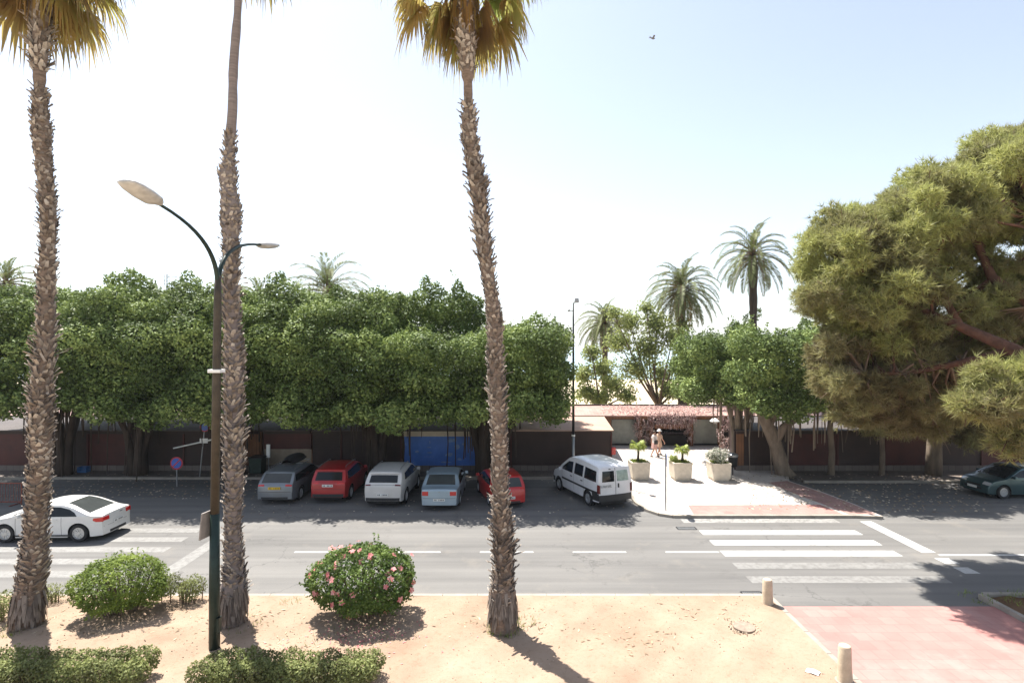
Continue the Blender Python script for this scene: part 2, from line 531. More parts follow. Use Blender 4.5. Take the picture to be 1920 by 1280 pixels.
k = MB()
x = -32.0
while x < 7.3:
    w_ = min(.992, 7.49 - x)
    k.box(x + w_ / 2, 15.92, 0.035, w_, 0.15, 0.19)
    x += 1.0
tag(k.build('kerb', M['kerb'], bevel=0.01), kind='structure')
k = MB()
for i in range(13):
    k.box(7.43, 15.35 - i, 0.05, 0.13, 0.992, 0.17)
tag(k.build('path_kerb', M['kerb'], bevel=0.01), kind='structure')
tag(MB().prism([(7.5, 2.5), (13.5, 2.5), (13.5, 15.41), (7.5, 15.41)], -0.05, 0.03).build('pink_path', M['pink']), kind='structure')
k = MB()
for i in range(13):
    k.box(13.6, 15.45 - i, 0.055, 0.15, 0.992, 0.19)
for i in range(14):
    k.box(14.2 + i, 15.97, 0.055, 0.992, 0.15, 0.19)
tag(k.build('tree_bed_kerb', M['kerb'], bevel=0.01), kind='structure')
sheet('tree_bed', list(np.linspace(13.7, 28, 60)), list(np.linspace(3, 15.87, 50)), lambda x, y: 0.10 + hills(x * 1.5, y * 1.5), M['soil'])

# plaza with its rounded kerb corner
def gxy(px, py): 
    p = G(px, py); return (p.x, p.y)
plaza = [gxy(1180, 925), gxy(1192, 944), gxy(1212, 958), gxy(1236, 966), gxy(1262, 970), gxy(1600, 970), gxy(1655, 972), gxy(1600, 948), gxy(1545, 927), gxy(1480, 905), (15.6, 31.0), (15.6, 41.0), (5.0, 41.0), (5.0, 31.2), gxy(1170, 905)]
tag(MB().prism(plaza, -0.04, 0.11).build('plaza', M['plaza']), kind='structure')
kb = MB()
edge = [Vector((p[0], p[1], 0)) for p in plaza[:7]]
for a, b in zip(edge[:-1], edge[1:]):
    d = b - a; n = max(1, round(d.length / 0.9))
    for i in range(n):
        c = a + d * ((i + .5) / n)
        kb.box(c.x, c.y, 0.035, d.length / n * 0.99, 0.16, 0.165, rz=math.atan2(d.y, d.x))
tag(kb.build('plaza_kerb', M['kerb'], bevel=0.012), kind='structure')
tac = [gxy(1400, 935), gxy(1300, 968.4), gxy(1648, 970), gxy(1596, 948), gxy(1541, 927), gxy(1476, 905), gxy(1440, 905), gxy(1490, 925), gxy(1530, 940)]
tag(MB().prism([gxy(1476, 905), gxy(1541, 927), gxy(1596, 948), gxy(1645, 968.6), gxy(1590, 968.6), gxy(1545, 950), gxy(1500, 933), gxy(1440, 908)], 0.10, 0.114).build('red_paving_band', M['tactile']), kind='structure')
tag(MB().prism([gxy(1290, 951), gxy(1538, 950), gxy(1582, 968.4), gxy(1300, 968.4)], 0.10, 0.114).build('pink_paving_band', M['pink']), kind='structure')
# pavements under the trees
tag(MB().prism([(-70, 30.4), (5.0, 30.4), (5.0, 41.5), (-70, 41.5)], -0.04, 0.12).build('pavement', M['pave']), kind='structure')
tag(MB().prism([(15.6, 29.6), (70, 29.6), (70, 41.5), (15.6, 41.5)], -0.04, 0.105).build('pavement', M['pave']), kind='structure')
kb = MB()
for i in range(75):
    kb.box(-69.5 + i, 30.32, 0.04, 0.992, 0.16, 0.17)
for i in range(54):
    kb.box(16.2 + i, 29.52, 0.04, 0.992, 0.16, 0.165)
tag(kb.build('pavement_kerb', M['kerb']), kind='structure')

# ---- road markings (thin sheets)
mk = MB()
z0 = 0.004
def mark(mb, x0, x1, y0, y1, z=z0):
    mb.add([(x0, y0, z), (x1, y0, z), (x1, y1, z), (x0, y1, z)], [(0, 1, 2, 3)])
X0, X1 = 7.44, 13.65
for i, py in enumerate((998, 1017, 1037)):
    Yc = F * CAM_H / (py - HOR)
    mark(mk, X0, X1, Yc - 0.26, Yc + 0.26)
tag(mk.build('zebra_crossing_marking', M['paint']), kind='structure')
mk = MB()
for py in (976,):
    Yc = F * CAM_H / (py - HOR)
    mark(mk, X0 + (0 if py > 1000 else -.3), X1, Yc - 0.26, Yc + 0.26)
tag(mk.build('worn_crossing_marking', M['paintworn']), kind='structure')
mk = MB()
for py in (1060, 1086):
    Yc = F * CAM_H / (py - HOR)
    mark(mk, X0, X1, Yc - 0.26, Yc + 0.26)
mark(mk, -11.4, -10.9, 17.1, 22.6)
for py in (994, 1011, 1030, 1052, 1076):
    Yc = F * CAM_H / (py - HOR)
    mark(mk, -19, -12.4, Yc - 0.25, Yc + 0.25)
tag(mk.build('faded_crossing_marking', M['paintfaint']), kind='structure')
mk = MB()
for kx in range(-5, 3):
    xs0 = 900 + 174 * kx
    a, b = G(xs0, 1034.5), G(xs0 + 100, 1034.5)
    if a.x > -11: mark(mk, a.x, b.x, a.y - 0.055, a.y + 0.055)
a = G(1760, 1040)
mark(mk, a.x, 60, a.y - 0.07, a.y + 0.07)
mark(mk, -60, -19.5, a.y - 0.07, a.y + 0.07)
mark(mk, 14.55, 15.05, 19.5, 23.0)
for i in range(2): mark(mk, 14.6, 15.1, 18.5 - i * 0.8 , 19.0 - i * 0.8)
for i in range(7):
    pass
tag(mk.build('lane_marking', M['paint']), kind='structure')

# drains and covers
def grate(px, py, w, d, label):
    g = G(px, py)
    t = thing('drain_grate', label, 'drain', (g.x, g.y, 0.0))
    fr = MB()
    fr.box(0, d / 2, 0.006, w, 0.03, 0.012); fr.box(0, -d / 2, 0.006, w, 0.03, 0.012)
    fr.box(w / 2, 0, 0.006, 0.03, d - .03, 0.012); fr.box(-w / 2, 0, 0.006, 0.03, d - .03, 0.012)
    fr.build('frame', M['metal_black'], t)
    b = MB()
    n = int(w / 0.05)
    for i in range(1, n): b.box(-w / 2 + i * w / n, 0, 0.005, 0.022, d - .035, 0.008)
    b.build('bars', M['metal_grey'], t)
    MB().box(0, 0, 0.001, w - .03, d - .03, 0.003).build('pit', M['dark'], t)
grate(1287, 990, 0.75, 0.32, 'dark drain grate in the road at the start of the crossing near the plaza kerb')
grate(1411, 1113, 0.6, 0.3, 'dark drain grate in the gutter beside the concrete bollard')
g = G(1395, 1177, 0.12)
mt = thing('manhole', 'round manhole cover ringed with pebbles in the bare dirt', 'manhole', (g.x, g.y, 0.135))
cv = MB().lathe([(0.0, 0), (0.27, 0), (0.27, 0.035), (0.24, 0.04), (0.0, 0.042)], 28)
pb = MB(); rr = random.Random(3)
for i in range(60):
    a = rr.uniform(0, 2 * PI); q = rr.uniform(0.29, 0.40); s = rr.uniform(0.02, 0.045)
    pb.box(q * math.cos(a), q * math.sin(a), 0.015, s, s * .8, s * .7, rz=a, taper=.6)
build_multi('cover', [(cv, plain('dusty_iron', (.25, .195, .15), .8, var=.3, scale=12)), (pb, M['concrete'])], mt)
g = G(1524, 1257, 0.13)
pp = MB(); pp.grid([[(-.13, -.09, .01), (0, -.1, .03), (.13, -.09, .015)], [(-.13, 0, .02), (0, .01, .012), (.13, 0, .03)], [(-.12, .09, .012), (.01, .1, .03), (.14, .09, .01)]])
o = pp.build('paper', M['white']); o.location = (g.x, g.y, verge_z(g.x, g.y)); o.rotation_euler[2] = -0.7
tag(o, 'crumpled white paper lying on the dirt near the pink path', 'paper')
s = o.modifiers.new('s', 'SOLIDIFY'); s.thickness = 0.004

# ------------------------------------------------------------------ foliage builders
def blob_points(blobs, dens, rng, depth=0.25, lump=0.16, cull=0.82, inside=0.0):
    PP, NN = [], []
    B = np.array(blobs, dtype=np.float64)
    for i, b in enumerate(B):
        c, r = b[:3], b[3:6]
        p_ = 1.6
        area = 4 * PI * (((r[0] * r[1]) ** p_ + (r[0] * r[2]) ** p_ + (r[1] * r[2]) ** p_) / 3) ** (1 / p_)
        n = max(8, int(area * dens))
        d = norm(rng.normal(size=(n, 3)))
        ph = rng.uniform(0, 6, 3)
        lm = 1 + lump * np.sin(d[:, 0] * 5 + ph[0]) * np.sin(d[:, 1] * 5 + ph[1]) * np.sin(d[:, 2] * 5 + ph[2]) + lump * .5 * rng.normal(size=n) * 0.5
        u = rng.random(n)
        rad = lm * (1 - depth * u ** 1.5)
        if inside > 0:
            m = rng.random(n) < inside
            rad[m] *= rng.uniform(0.45, 0.9, m.sum())
        p = c + d * r * rad[:, None]
        keep = np.ones(n, bool)
        for j, q in enumerate(B):
            if j == i: continue
            if np.any(np.abs(q[:3] - c) > (q[3:6] + r)): continue
            e = (((p - q[:3]) / (q[3:6] * cull)) ** 2).sum(1)
            keep &= e > 1
        PP.append(p[keep]); NN.append(norm(d[keep] / r))
    return np.vstack(PP), np.vstack(NN)

def leaves(name, P_, N_, ln, wd, mat, parent, rng, spread=0.9, up=0.35, tintj=0.5, droop=0.0, clump=0.8):
    n = len(P_)
    nn = norm(N_ + rng.normal(size=(n, 3)) * spread + np.array([0, 0, up]))
    t = norm(np.cross(nn, rng.normal(size=(n, 3))))
    t[:, 2] -= droop; t = norm(t)
    s = norm(np.cross(nn, t))
    L = (ln * rng.uniform(0.7, 1.3, n))[:, None]; W = (wd * rng.uniform(0.7, 1.3, n))[:, None]
    V = np.stack([P_ - t * L / 2, P_ + s * W / 2 - nn * W * .12, P_ + t * L / 2, P_ - s * W / 2 - nn * W * .12], axis=1)
    k = P_ * clump
    tint = 0.5 + 0.16 * np.sin(k[:, 0] * 2.1 + 1.3 * np.sin(k[:, 2] * 2.7)) + 0.12 * np.sin(k[:, 1] * 3.1 + k[:, 2] * 2.2) + rng.normal(size=n) * 0.14 * tintj * 2
    return npmesh(name, V.reshape(-1, 3), 4, mat, parent, np.clip(tint, 0, 1))

def needles(name, P_, N_, ln, wd, per, mat, parent, rng, up=0.25, spread=0.75):
    n = len(P_)
    d0 = norm(N_ + rng.normal(size=(n, 3)) * 0.45 + np.array([0, 0, up]))
    base = np.repeat(P_, per, axis=0); dd = np.repeat(d0, per, axis=0)
    m = n * per
    dr = norm(dd + rng.normal(size=(m, 3)) * spread)
    L = (ln * rng.uniform(0.6, 1.25, m))[:, None]
    s = norm(np.cross(dr, rng.normal(size=(m, 3)))) * wd
    st = base + dr * L * 0.05
    V = np.stack([st - s, st + s, base + dr * L], axis=1)
    k = P_ * 0.8
    t = 0.5 + 0.2 * np.sin(k[:, 0] * 2.3 + k[:, 2] * 1.9) + 0.14 * np.sin(k[:, 1] * 2.9 - k[:, 2]) + rng.normal(size=n) * 0.13
    tint = np.clip(np.repeat(t, per) + rng.normal(size=m) * 0.06, 0, 1)
    return npmesh(name, V.reshape(-1, 3), 3, mat, parent, tint)

M['ficus'] = leafmat("ficus_leaves", [(0.0, (0.034, 0.050, 0.014)), (0.5, (0.108, 0.162, 0.044)), (1.0, (0.36, 0.44, 0.14))], 0.17, 0.6, spec=.2)
M['pale_leaf'] = leafmat("pale_green_leaves", [(0.0, (0.11, 0.14, 0.05)), (0.5, (0.24, 0.29, 0.09)), (1.0, (0.38, 0.42, 0.15))], 0.45, 0.55)
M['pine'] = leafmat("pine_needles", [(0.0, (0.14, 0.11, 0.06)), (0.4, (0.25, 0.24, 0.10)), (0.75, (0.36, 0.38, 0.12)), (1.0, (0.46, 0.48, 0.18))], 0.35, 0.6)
M['pine_shade'] = leafmat("shade_brown_pine_needles", [(0.0, (0.12, 0.085, 0.045)), (0.5, (0.22, 0.19, 0.085)), (1.0, (0.33, 0.325, 0.14))], 0.35, 0.6)  # browner copy of the needles: shade is put into the colour
M['bush'] = leafmat("bright_bush_leaves", [(0.0, (0.06, 0.085, 0.025)), (0.5, (0.14, 0.20, 0.04)), (1.0, (0.31, 0.38, 0.08))], 0.35, 0.65, spec=.15)
M['hib'] = leafmat("hibiscus_leaves", [(0.0, (0.035, 0.065, 0.018)), (0.5, (0.09, 0.145, 0.032)), (1.0, (0.21, 0.28, 0.075))], 0.3, 0.6, spec=.2)
M['hedge'] = leafmat("hedge_leaves", [(0.0, (0.09, 0.08, 0.04)), (0.5, (0.17, 0.195, 0.07)), (1.0, (0.32, 0.35, 0.13))], 0.3, 0.65, spec=.2)
M['flower'] = leafmat("hibiscus_flowers", [(0.0, (0.62, 0.14, 0.16)), (1.0, (0.80, 0.40, 0.38))], 0.3, 0.6)
M['dryflower'] = leafmat("dry_pink_blossom", [(0.0, (0.16, 0.08, 0.065)), (0.45, (0.42, 0.26, 0.25)), (1.0, (0.66, 0.54, 0.50))], 0.3, 0.7)
M['datefrond'] = leafmat("date_palm_fronds", [(0.0, (0.40, 0.22, 0.08)), (0.3, (0.13, 0.14, 0.07)), (1.0, (0.19, 0.225, 0.085))], 0.2, 0.6, spec=.2)
M['fanfrond'] = leafmat("fan_palm_fronds", [(0.0, (0.24, 0.145, 0.085)), (0.35, (0.46, 0.25, 0.09)), (0.6, (0.42, 0.34, 0.11)), (1.0, (0.24, 0.30, 0.085))], 0.6, 0.6, spec=.2)
M['twig'] = plain("twigs", (0.16, 0.11, 0.075), 0.9, var=0.3)
def husk_mat():
    m, nt, b = new_mat("palm_husk")
    at = nt.nodes.new('ShaderNodeAttribute'); at.attribute_name = 'tint'
    r = ramp(nt, [(0.0, (0.06, 0.046, 0.038)), (0.4, (0.185, 0.155, 0.132)), (0.75, (0.35, 0.305, 0.26)), (1.0, (0.52, 0.47, 0.41))])
    nt.links.new(at.outputs['Fac'], r.inputs[0])
    n = noise(nt, 7, 5, 0.65)
    r2 = ramp(nt, [(0.3, (0.6, 0.55, 0.52)), (0.65, (1.1, 1.1, 1.1))])
    nt.links.new(n.outputs[0], r2.inputs[0])
    c = mixc(nt, 0.7, r.outputs[0], r2.outputs[0], 'MULTIPLY')
    nt.links.new(c, b.inputs['Base Color'])
    b.inputs['Roughness'].default_value = 0.9
    return m
M['husk'] = husk_mat()
M['palm_bark'] = plain("palm_trunk_bark", (0.20, 0.145, 0.11), 0.9, var=0.4, scale=6, bump=0.9, bscale=16, stretch=(1, 1, 3.0))
M['palm_smooth'] = plain("smooth_grey_palm_bark", (0.22, 0.18, 0.165), 0.85, var=0.25, scale=4, bump=0.5, bscale=10, stretch=(.4, .4, 5.0))

# ------------------------------------------------------------------ fan palms
def interp(tab, z):
    for (z0_, *a), (z1_, *b) in zip(tab[:-1], tab[1:]):
        if z <= z1_:
            t = (z - z0_) / max(1e-6, z1_ - z0_)
            t = min(max(t, 0), 1)
            return [p + (q - p) * t for p, q in zip(a, b)]
    return list(tab[-1][1:])

def fan_frond(org, az, elev, lp, rad, rng, VV, TT, tint, stem, sag=0.5):
    d = np.array([math.cos(az) * math.cos(elev), math.sin(az) * math.cos(elev), math.sin(elev)])
    # petiole bends down a little
    pts = []
    p = np.array(org, float)
    dd = d.copy()
    n = 6
    for i in range(n + 1):
        pts.append(p.copy())
        dd = dd + np.array([0, 0, -0.09 * sag]); dd /= np.linalg.norm(dd)
        p = p + dd * lp / n
    stem.tube([tuple(q) for q in pts], [0.028 - 0.014 * i / n for i in range(n + 1)], 5)
    hub = pts[-1]
    side = np.cross(dd, [0, 0, 1.0])
    if np.linalg.norm(side) < 0.1: side = np.array([math.sin(az), -math.cos(az), 0])
    side = side / np.linalg.norm(side)
    upv = np.cross(side, dd)
    roll = rng.uniform(-.6, .6)
    side, upv = side * math.cos(roll) + upv * math.sin(roll), upv * math.cos(roll) - side * math.sin(roll)
    K = 34
    for i in range(K):
        a = (i / (K - 1) - .5) * 2 * R(108) + rng.uniform(-.03, .03)
        v = dd * math.cos(a) + side * math.sin(a) + upv * 0.12 * math.cos(a)
        v /= np.linalg.norm(v)
        L = rad * (0.62 + 0.38 * math.cos(a * .75)) * rng.uniform(.85, 1.12)
        w = 2.6 * L * R(108) / K * 0.5
        q0 = hub + v * 0.02
        perp = np.cross(v, upv); perp /= np.linalg.norm(perp)
        q1 = hub + v * L * .35 + np.array([0, 0, -0.02]) * sag
        q2 = hub + v * L * .62 + np.array([0, 0, -0.16 * L]) * sag
        q3 = hub + v * L * .80 + np.array([0, 0, -0.46 * L]) * sag
        fold = upv * w * .3 * (1 if i % 2 else -1)
        ws = [0.012, w * .55, w * .45, 0.006]
        Q = [q0, q1, q2, q3]
        if rng.random() < .7:
            Q[3] = q3 + np.array([rng.normal() * .04, rng.normal() * .04, -rng.uniform(0, .18) * L])
        for s_ in range(3):
            A, B_ = Q[s_], Q[s_ + 1]
            wa, wb = ws[s_], ws[s_ + 1]
            VV.append([A - perp * wa + fold * (s_ > 0), A + perp * wa, B_ + perp * wb, B_ - perp * wb + fold * (s_ < 2)])
            TT.append(min(1, max(0, tint + rng.normal() * .05 - (0.22 * s_ if tint > .35 else 0) * rng.random())))
        # hanging thread
        if rng.random() < .6:
            e = Q[3] + np.array([rng.normal() * .03, rng.normal() * .03, -rng.uniform(.1, .35)])
            VV.append([Q[3] - perp * .004, Q[3] + perp * .005, e + perp * .002, e - perp * .002]); TT.append(.15)

def fan_palm(label, trace, crown_z, seed, smooth=(), bare=1.2, base_h=0.0, fr_lo=-1.2, lp=1.15, rad=1.15, nfr=46, crown_r=1.0, rs=.86):
    """trace: (px, py, width px) from the ground up."""
    rg = np.random.default_rng(seed)
    b0 = G(trace[0][0], trace[0][1], 0.12)
    Y = b0.y
    tab = []
    for px, py, w in trace:
        q = P(px, py, Y)
        tab.append((q.z, q.x - b0.x, w / F * Y / 2 * rs))
    tab[0] = (0.1,) + tab[0][1:]
    root = thing('fan_palm', label, 'palm tree', (b0.x, Y, 0.0), 0, 'tall fan palms along the dirt verge')
    t2 = [tab[0]]
    zq = .9
    while zq < tab[-1][0] - .4:                       # old growth spurts: uneven swellings
        a_ = interp(tab, zq)
        t2.append((zq, a_[0] + .02 * math.sin(zq * 2.1 + seed), a_[1] * (1 + .09 * math.sin(zq * 2.6 + seed * 2) * math.sin(zq * .83) + rg.normal() * .045)))
        zq += .32
    tab = t2 + [tab[-1]]
    top = tab[-1][0]
    # trunk
    pts, rr_ = [], []
    z = -0.05
    while z < top:
        xo, r_ = interp(tab, z)
        core = r_ * (0.80 if not any(a < z < b for a, b in smooth) else 1.0) * (1 + 0.03 * math.sin(z * 7) + rg.normal() * .015)
        if z < bare: core = r_ * (1 + 0.02 * rg.normal())
        pts.append((xo, 0.03 * math.sin(z * .8), z)); rr_.append(core)
        z += 0.16
    MB().tube(pts, rr_, 14).build('trunk', M['palm_smooth'] if smooth and (smooth[-1][1] - smooth[0][0]) > 3 else M['palm_bark'], root, smooth=True)
    # husks (cut leaf bases)
    VV, TT = [], []
    z = bare * 0.75
    gold = 2.39996
    i = 0
    while z < top - .05:
        xo, r_ = interp(tab, z)
        if any(a < z < b for a, b in smooth):
            z += 0.05; continue
        cnt = max(4, int(r_ * 40))
        zone = .5 + .5 * math.sin(z * 1.15 + seed * 1.7) * math.sin(z * .47 + seed)
        ragged = 1 + 0.5 * math.sin(z * 2.3 + seed) * math.sin(z * 0.9)
        for k_ in range(cnt):
            az = gold * i + rg.normal() * .12
            i += 1
            o = np.array([math.cos(az), math.sin(az), 0]); s = np.array([-math.sin(az), math.cos(az), 0])
            tilt = s * rg.choice([-1, 1]) * rg.uniform(.2, .9)
            zz = z + rg.uniform(-.06, .06)
            hl_ = rg.uniform(.07, .15) * (.8 + r_) * ragged ** .3 * (.65 + .7 * zone)
            w0 = rg.uniform(.03, .062) * (0.7 + r_ * 1.0)
            stick_z = .3 + 1.15 * zone
            rc = r_ * .80
            c = np.array([xo, 0.03 * math.sin(zz * .8), zz])
            stick = max(0.1, rg.normal(0.42, .3) + (.9 if rg.random() < .05 else 0)) * ragged ** .7 * stick_z
            p0 = c + o * rc * .93
            p1 = c + o * (rc + .055 * stick) + tilt * hl_ * .4 + np.array([0, 0, hl_ * .5])
            p2 = c + o * (rc + (.10 + .05 * rg.random()) * stick) + tilt * hl_ * .8 + np.array([0, 0, hl_ * rg.uniform(.75, 1.05)])
            th = o * .022
            w1, w2 = w0 * rg.uniform(.75, 1.0), w0 * rg.uniform(.25, .8)
            t_ = float(np.clip(rg.normal(.56 + .16 * math.sin(z * 1.9 + az) * math.sin(z * .7 + seed), .22), 0, 1))
            a0, b0_ = p0 - s * w0, p0 + s * w0
            a1, b1 = p1 - s * w1, p1 + s * w1
            a2, b2 = p2 - s * w2 + np.array([0, 0, rg.uniform(-.03, .03)]), p2 + s * w2 + np.array([0, 0, rg.uniform(-.03, .03)])
            VV += [[a0 + th, b0_ + th, b1 + th, a1 + th], [a1 + th, b1 + th, b2 + th, a2 + th],
                   [b0_, a0, a1, b1], [b1, a1, a2, b2],
                   [a2 + th, b2 + th, b2, a2], [a0, a0 + th, a1 + th, a1], [a1, a1 + th, a2 + th, a2],
                   [b0_ + th, b0_, b1, b1 + th], [b1 + th, b1, b2, b2 + th]]
            TT += [t_, t_ + .08, t_ * .6, t_ * .6, t_ + .15, t_ * .8, t_ * .8, t_ * .8, t_ * .8]
        z += 0.085
    # fibres at the foot
    for k_ in range(150):
        az = rg.uniform(0, 2 * PI); xo, r_ = interp(tab, .6)
        o = np.array([math.cos(az), math.sin(az), 0]); s = np.array([-math.sin(az), math.cos(az), 0])
        zz = rg.uniform(bare * .5, bare * 1.05)
        xo, r_ = interp(tab, zz)
        c = np.array([xo, 0, zz]); hl_ = rg.uniform(.25, .5)
        p0 = c + o * (r_ * .95); p1 = c + o * (r_ + .03) - np.array([0, 0, hl_ * .5]); p2 = c + o * (r_ + .045 + .03 * rg.random()) - np.array([0, 0, hl_])
        w0 = rg.uniform(.02, .05)
        VV += [[p0 + s * w0, p0 - s * w0, p1 - s * w0, p1 + s * w0], [p1 + s * w0, p1 - s * w0, p2 - s * w0 * .3, p2 + s * w0 * .3]]
        t_ = rg.uniform(.1, .6); TT += [t_, t_]
    npmesh('husks', np.array(VV), 4, M['husk'], root, np.clip(TT, 0, 1))
    # crown
    xo, r_ = interp(tab, top)
    VV, TT = [], []
    stem = MB()
    for i in range(nfr):
        az = gold * i + rg.uniform(-.15, .15)
        t = i / (nfr - 1)
        elev = 1.35 - (1.35 - fr_lo) * t ** .8
        org = (xo + .12 * math.cos(az), .12 * math.sin(az), crown_z - .95 * t)
        if t < .35: tint = rg.uniform(.8, 1)
        elif t < .65: tint = rg.uniform(.35, 1)
        else: tint = rg.uniform(.0, .75)
        if t > .55 and math.sin(az) < -.6: continue
        fan_frond(org, az, elev, lp * rg.uniform(.8, 1.15) * (1 if t < .8 else .75) * crown_r, rad * rg.uniform(.85, 1.1) * crown_r, rg, VV, TT, tint, stem, sag=.7 + .6 * t)
    npmesh('fronds', np.array(VV), 4, M['fanfrond'], root, TT)
    stem.build('frond_stems', M['palm_bark'], root)
    # fibrous boot under the crown
    bt = []
    for j in range(9):
        zz = top - 1.5 + j * (crown_z - top + 1.6) / 8
        bt.append((interp(tab, min(zz, top))[1] * (1.0 + .1 * math.sin(j)), zz))
    VV, TT = [], []
    for k_ in range(420):
        az = rg.uniform(0, 2 * PI); zz = rg.uniform(top - .9, crown_z)
        o = np.array([math.cos(az), math.sin(az), 0]); s = np.array([-math.sin(az), math.cos(az), 0])
        rr2 = interp(tab, min(zz, top))[1] * rg.uniform(.7, 1.05)
        c = np.array([xo, 0, zz]) + o * rr2
        hl_ = rg.uniform(.3, .75)
        p2 = c + o * rg.uniform(-.02, .12) - np.array([0, 0, hl_]); w0 = rg.uniform(.012, .05)
        VV.append([c + s * w0, c - s * w0, p2 - s * w0 * .4, p2 + s * w0 * .4]); TT.append(rg.uniform(0, .5))
    npmesh('dead_skirt', np.array(VV), 4, M['fanfrond'], root, TT)
    MB().tube([(xo, 0, top - .1), (xo, 0, crown_z + .1)], [interp(tab, top)[1] * .8, .12], 10).build('crown_boot', M['palm_bark'], root)
    return root

tz = lambda py, Y: CAM_H - (py - HOR) / F * Y
Yp = F * (CAM_H - .12) / (1170 - HOR)
fan_palm('thick shaggy fan palm beside the parked white coupe',
         [(48, 1172, 74), (52, 1120, 74), (60, 1060, 72), (66, 1000, 62), (72, 900, 62), (78, 800, 60), (82, 700, 56), (86, 600, 48), (88, 500, 44), (88, 400, 46), (86, 330, 44), (80, 260, 46), (75, 215, 48), (76, 185, 44), (75, 165, 26), (76, 145, 30), (77, 120, 44), (78, 60, 50), (72, 0, 74), (70, -50, 80)],
         tz(-150, Yp), 11, smooth=((tz(168, Yp), tz(142, Yp)),), bare=1.0, fr_lo=-1.0, lp=1.35, rad=1.1, nfr=44, rs=.70)
fan_palm('slim fan palm behind the double-armed lamp post with smooth bare upper trunk',
         [(435, 1168, 56), (436, 1100, 56), (437, 1050, 50), (437, 950, 46), (438, 850, 50), (440, 750, 50), (439, 680, 50), (436, 600, 42), (433, 520, 42), (430, 440, 46), (433, 400, 56), (430, 350, 44), (428, 325, 50), (430, 300, 28), (432, 250, 26), (437, 200, 20), (440, 130, 19), (441, 100, 20), (443, 40, 18), (445, 0, 17), (446, -80, 18), (446, -260, 26)],
         tz(-290, Yp), 12, smooth=((tz(250, Yp), tz(-140, Yp)),), bare=1.1, fr_lo=-1.0, lp=1.3, rad=1.3, nfr=40, rs=.78)
fan_palm('leaning fan palm in front of the small red hatchback',
         [(945, 1178, 58), (944, 1130, 60), (942, 1100, 56), (944, 1070, 46), (942, 1000, 44), (938, 900, 40), (934, 800, 40), (932, 700, 38), (926, 600, 38), (914, 500, 34), (900, 400, 34), (893, 330, 44), (885, 290, 40), (880, 240, 38), (880, 215, 34), (878, 200, 20), (877, 180, 17), (876, 155, 18), (876, 135, 34), (874, 60, 50), (871, 0, 60), (870, -30, 62)],
         tz(-112, F * (CAM_H - .12) / (1178 - HOR)), 16, smooth=((tz(196, Yp), tz(150, Yp)),), bare=1.1, fr_lo=-1.2, lp=1.5, rad=.92, nfr=54, rs=.88)

# ------------------------------------------------------------------ date palms
def date_palm(label, px, base_Y, top_py, crown_r, seed, nfr=54, tr=0.28, ivy=None, trunk_var=None):
    rg = np.random.default_rng(seed)
    X = (px - 960) / F * base_Y
    top = CAM_H - (top_py - HOR) / F * base_Y
    root = thing('date_palm', label, 'palm tree', (X, base_Y, -0.05), 0, 'date palms behind the beach kiosks')
    pts, rr_ = [], []
    n = 40
    for i in range(n + 1):
        t = i / n
        w = tr * (1 + .12 * math.sin(t * 37) + .25 * (t > .72) * math.sin((t - .72) / .28 * PI) + rg.normal() * .03)
        pts.append((.25 * math.sin(t * 3) * .3, 0, t * top)); rr_.append(w)
    MB().tube(pts, rr_, 10).build('trunk', M['darkbark'], root, smooth=False)
    VV, TT = [], []
    rach = MB()
    for i in range(nfr):
        az = 2.39996 * i + rg.uniform(-.2, .2)
        t = i / (nfr - 1)
        el_ = 1.45 - 2.0 * t ** .9
        L = crown_r * rg.uniform(.9, 1.12) * (0.85 + .3 * math.sin(t * PI))
        d = np.array([math.cos(az) * math.cos(el_), math.sin(az) * math.cos(el_), math.sin(el_)])
        p = np.array([pts[-1][0], 0, top - .1 - .5 * t]); pp_ = []
        m = 24
        for j in range(m + 1):
            pp_.append(p.copy())
            d = d + np.array([0, 0, -0.075 - .05 * (1 - t) * j / m]); d /= np.linalg.norm(d)
            p = p + d * L * 1.15 / m
        rach.tube([tuple(q) for q in pp_[::3]], [.035 - .03 * j / 8 for j in range(len(pp_[::3]))], 4)
        tint = rg.uniform(.55, 1) if t < .8 else rg.uniform(.1, .6)
        for j in range(3, m):
            dd = norm(pp_[j + 1] - pp_[j]); sd = np.cross(dd, [0, 0, 1.0]); sd = norm(sd); u = np.cross(sd, dd)
            f = math.sin(PI * (.12 + .88 * j / m)) ** .6
            for kk in (0, .5):
                b = pp_[j] + (pp_[j + 1] - pp_[j]) * kk
                for sg in (-1, 1):
                    v = norm(sd * sg * .8 + dd * .75 + u * .35 + rg.normal(size=3) * .1)
                    ll = .55 * f * crown_r / 3.2
                    w = dd * .034
                    mid = b + v * ll * .5; e = b + v * ll + np.array([0, 0, -.12 * ll])
                    VV.append([b - w, mid - w * 1.3, e, mid + w * 1.3]); TT.append(np.clip(tint + rg.normal() * .08, 0, 1))
    # orange fruit stalks
    for i in range(46):
        az = rg.uniform(0, 2 * PI); b = np.array([0, 0, top - .35]); o = np.array([math.cos(az), math.sin(az), 0])
        for kk in range(9):
            e = b + o * rg.uniform(.35, 1.0) * crown_r / 3 + np.array([0, 0, rg.uniform(-.6, .5)]) + rg.normal(size=3) * .12
            s = np.cross(norm(e - b), [0, 0, 1]) * .012
            VV.append([b + s, b - s, e - s, e + s]); TT.append(rg.uniform(0, .06))
    npmesh('fronds', np.array(VV), 4, M['datefrond'], root, TT)
    rach.build('frond_stems', M['twig'], root)
    if ivy:
        bl = [(rg.normal() * .2, rg.normal() * .2, z, .5, .5, .55) for z in np.linspace(ivy[0], ivy[1], 6)]
        p_, n_ = blob_points(bl, 60, rg)
        leaves('ivy', p_, n_, .16, .12, M['ficus'], root, rg)
    return root

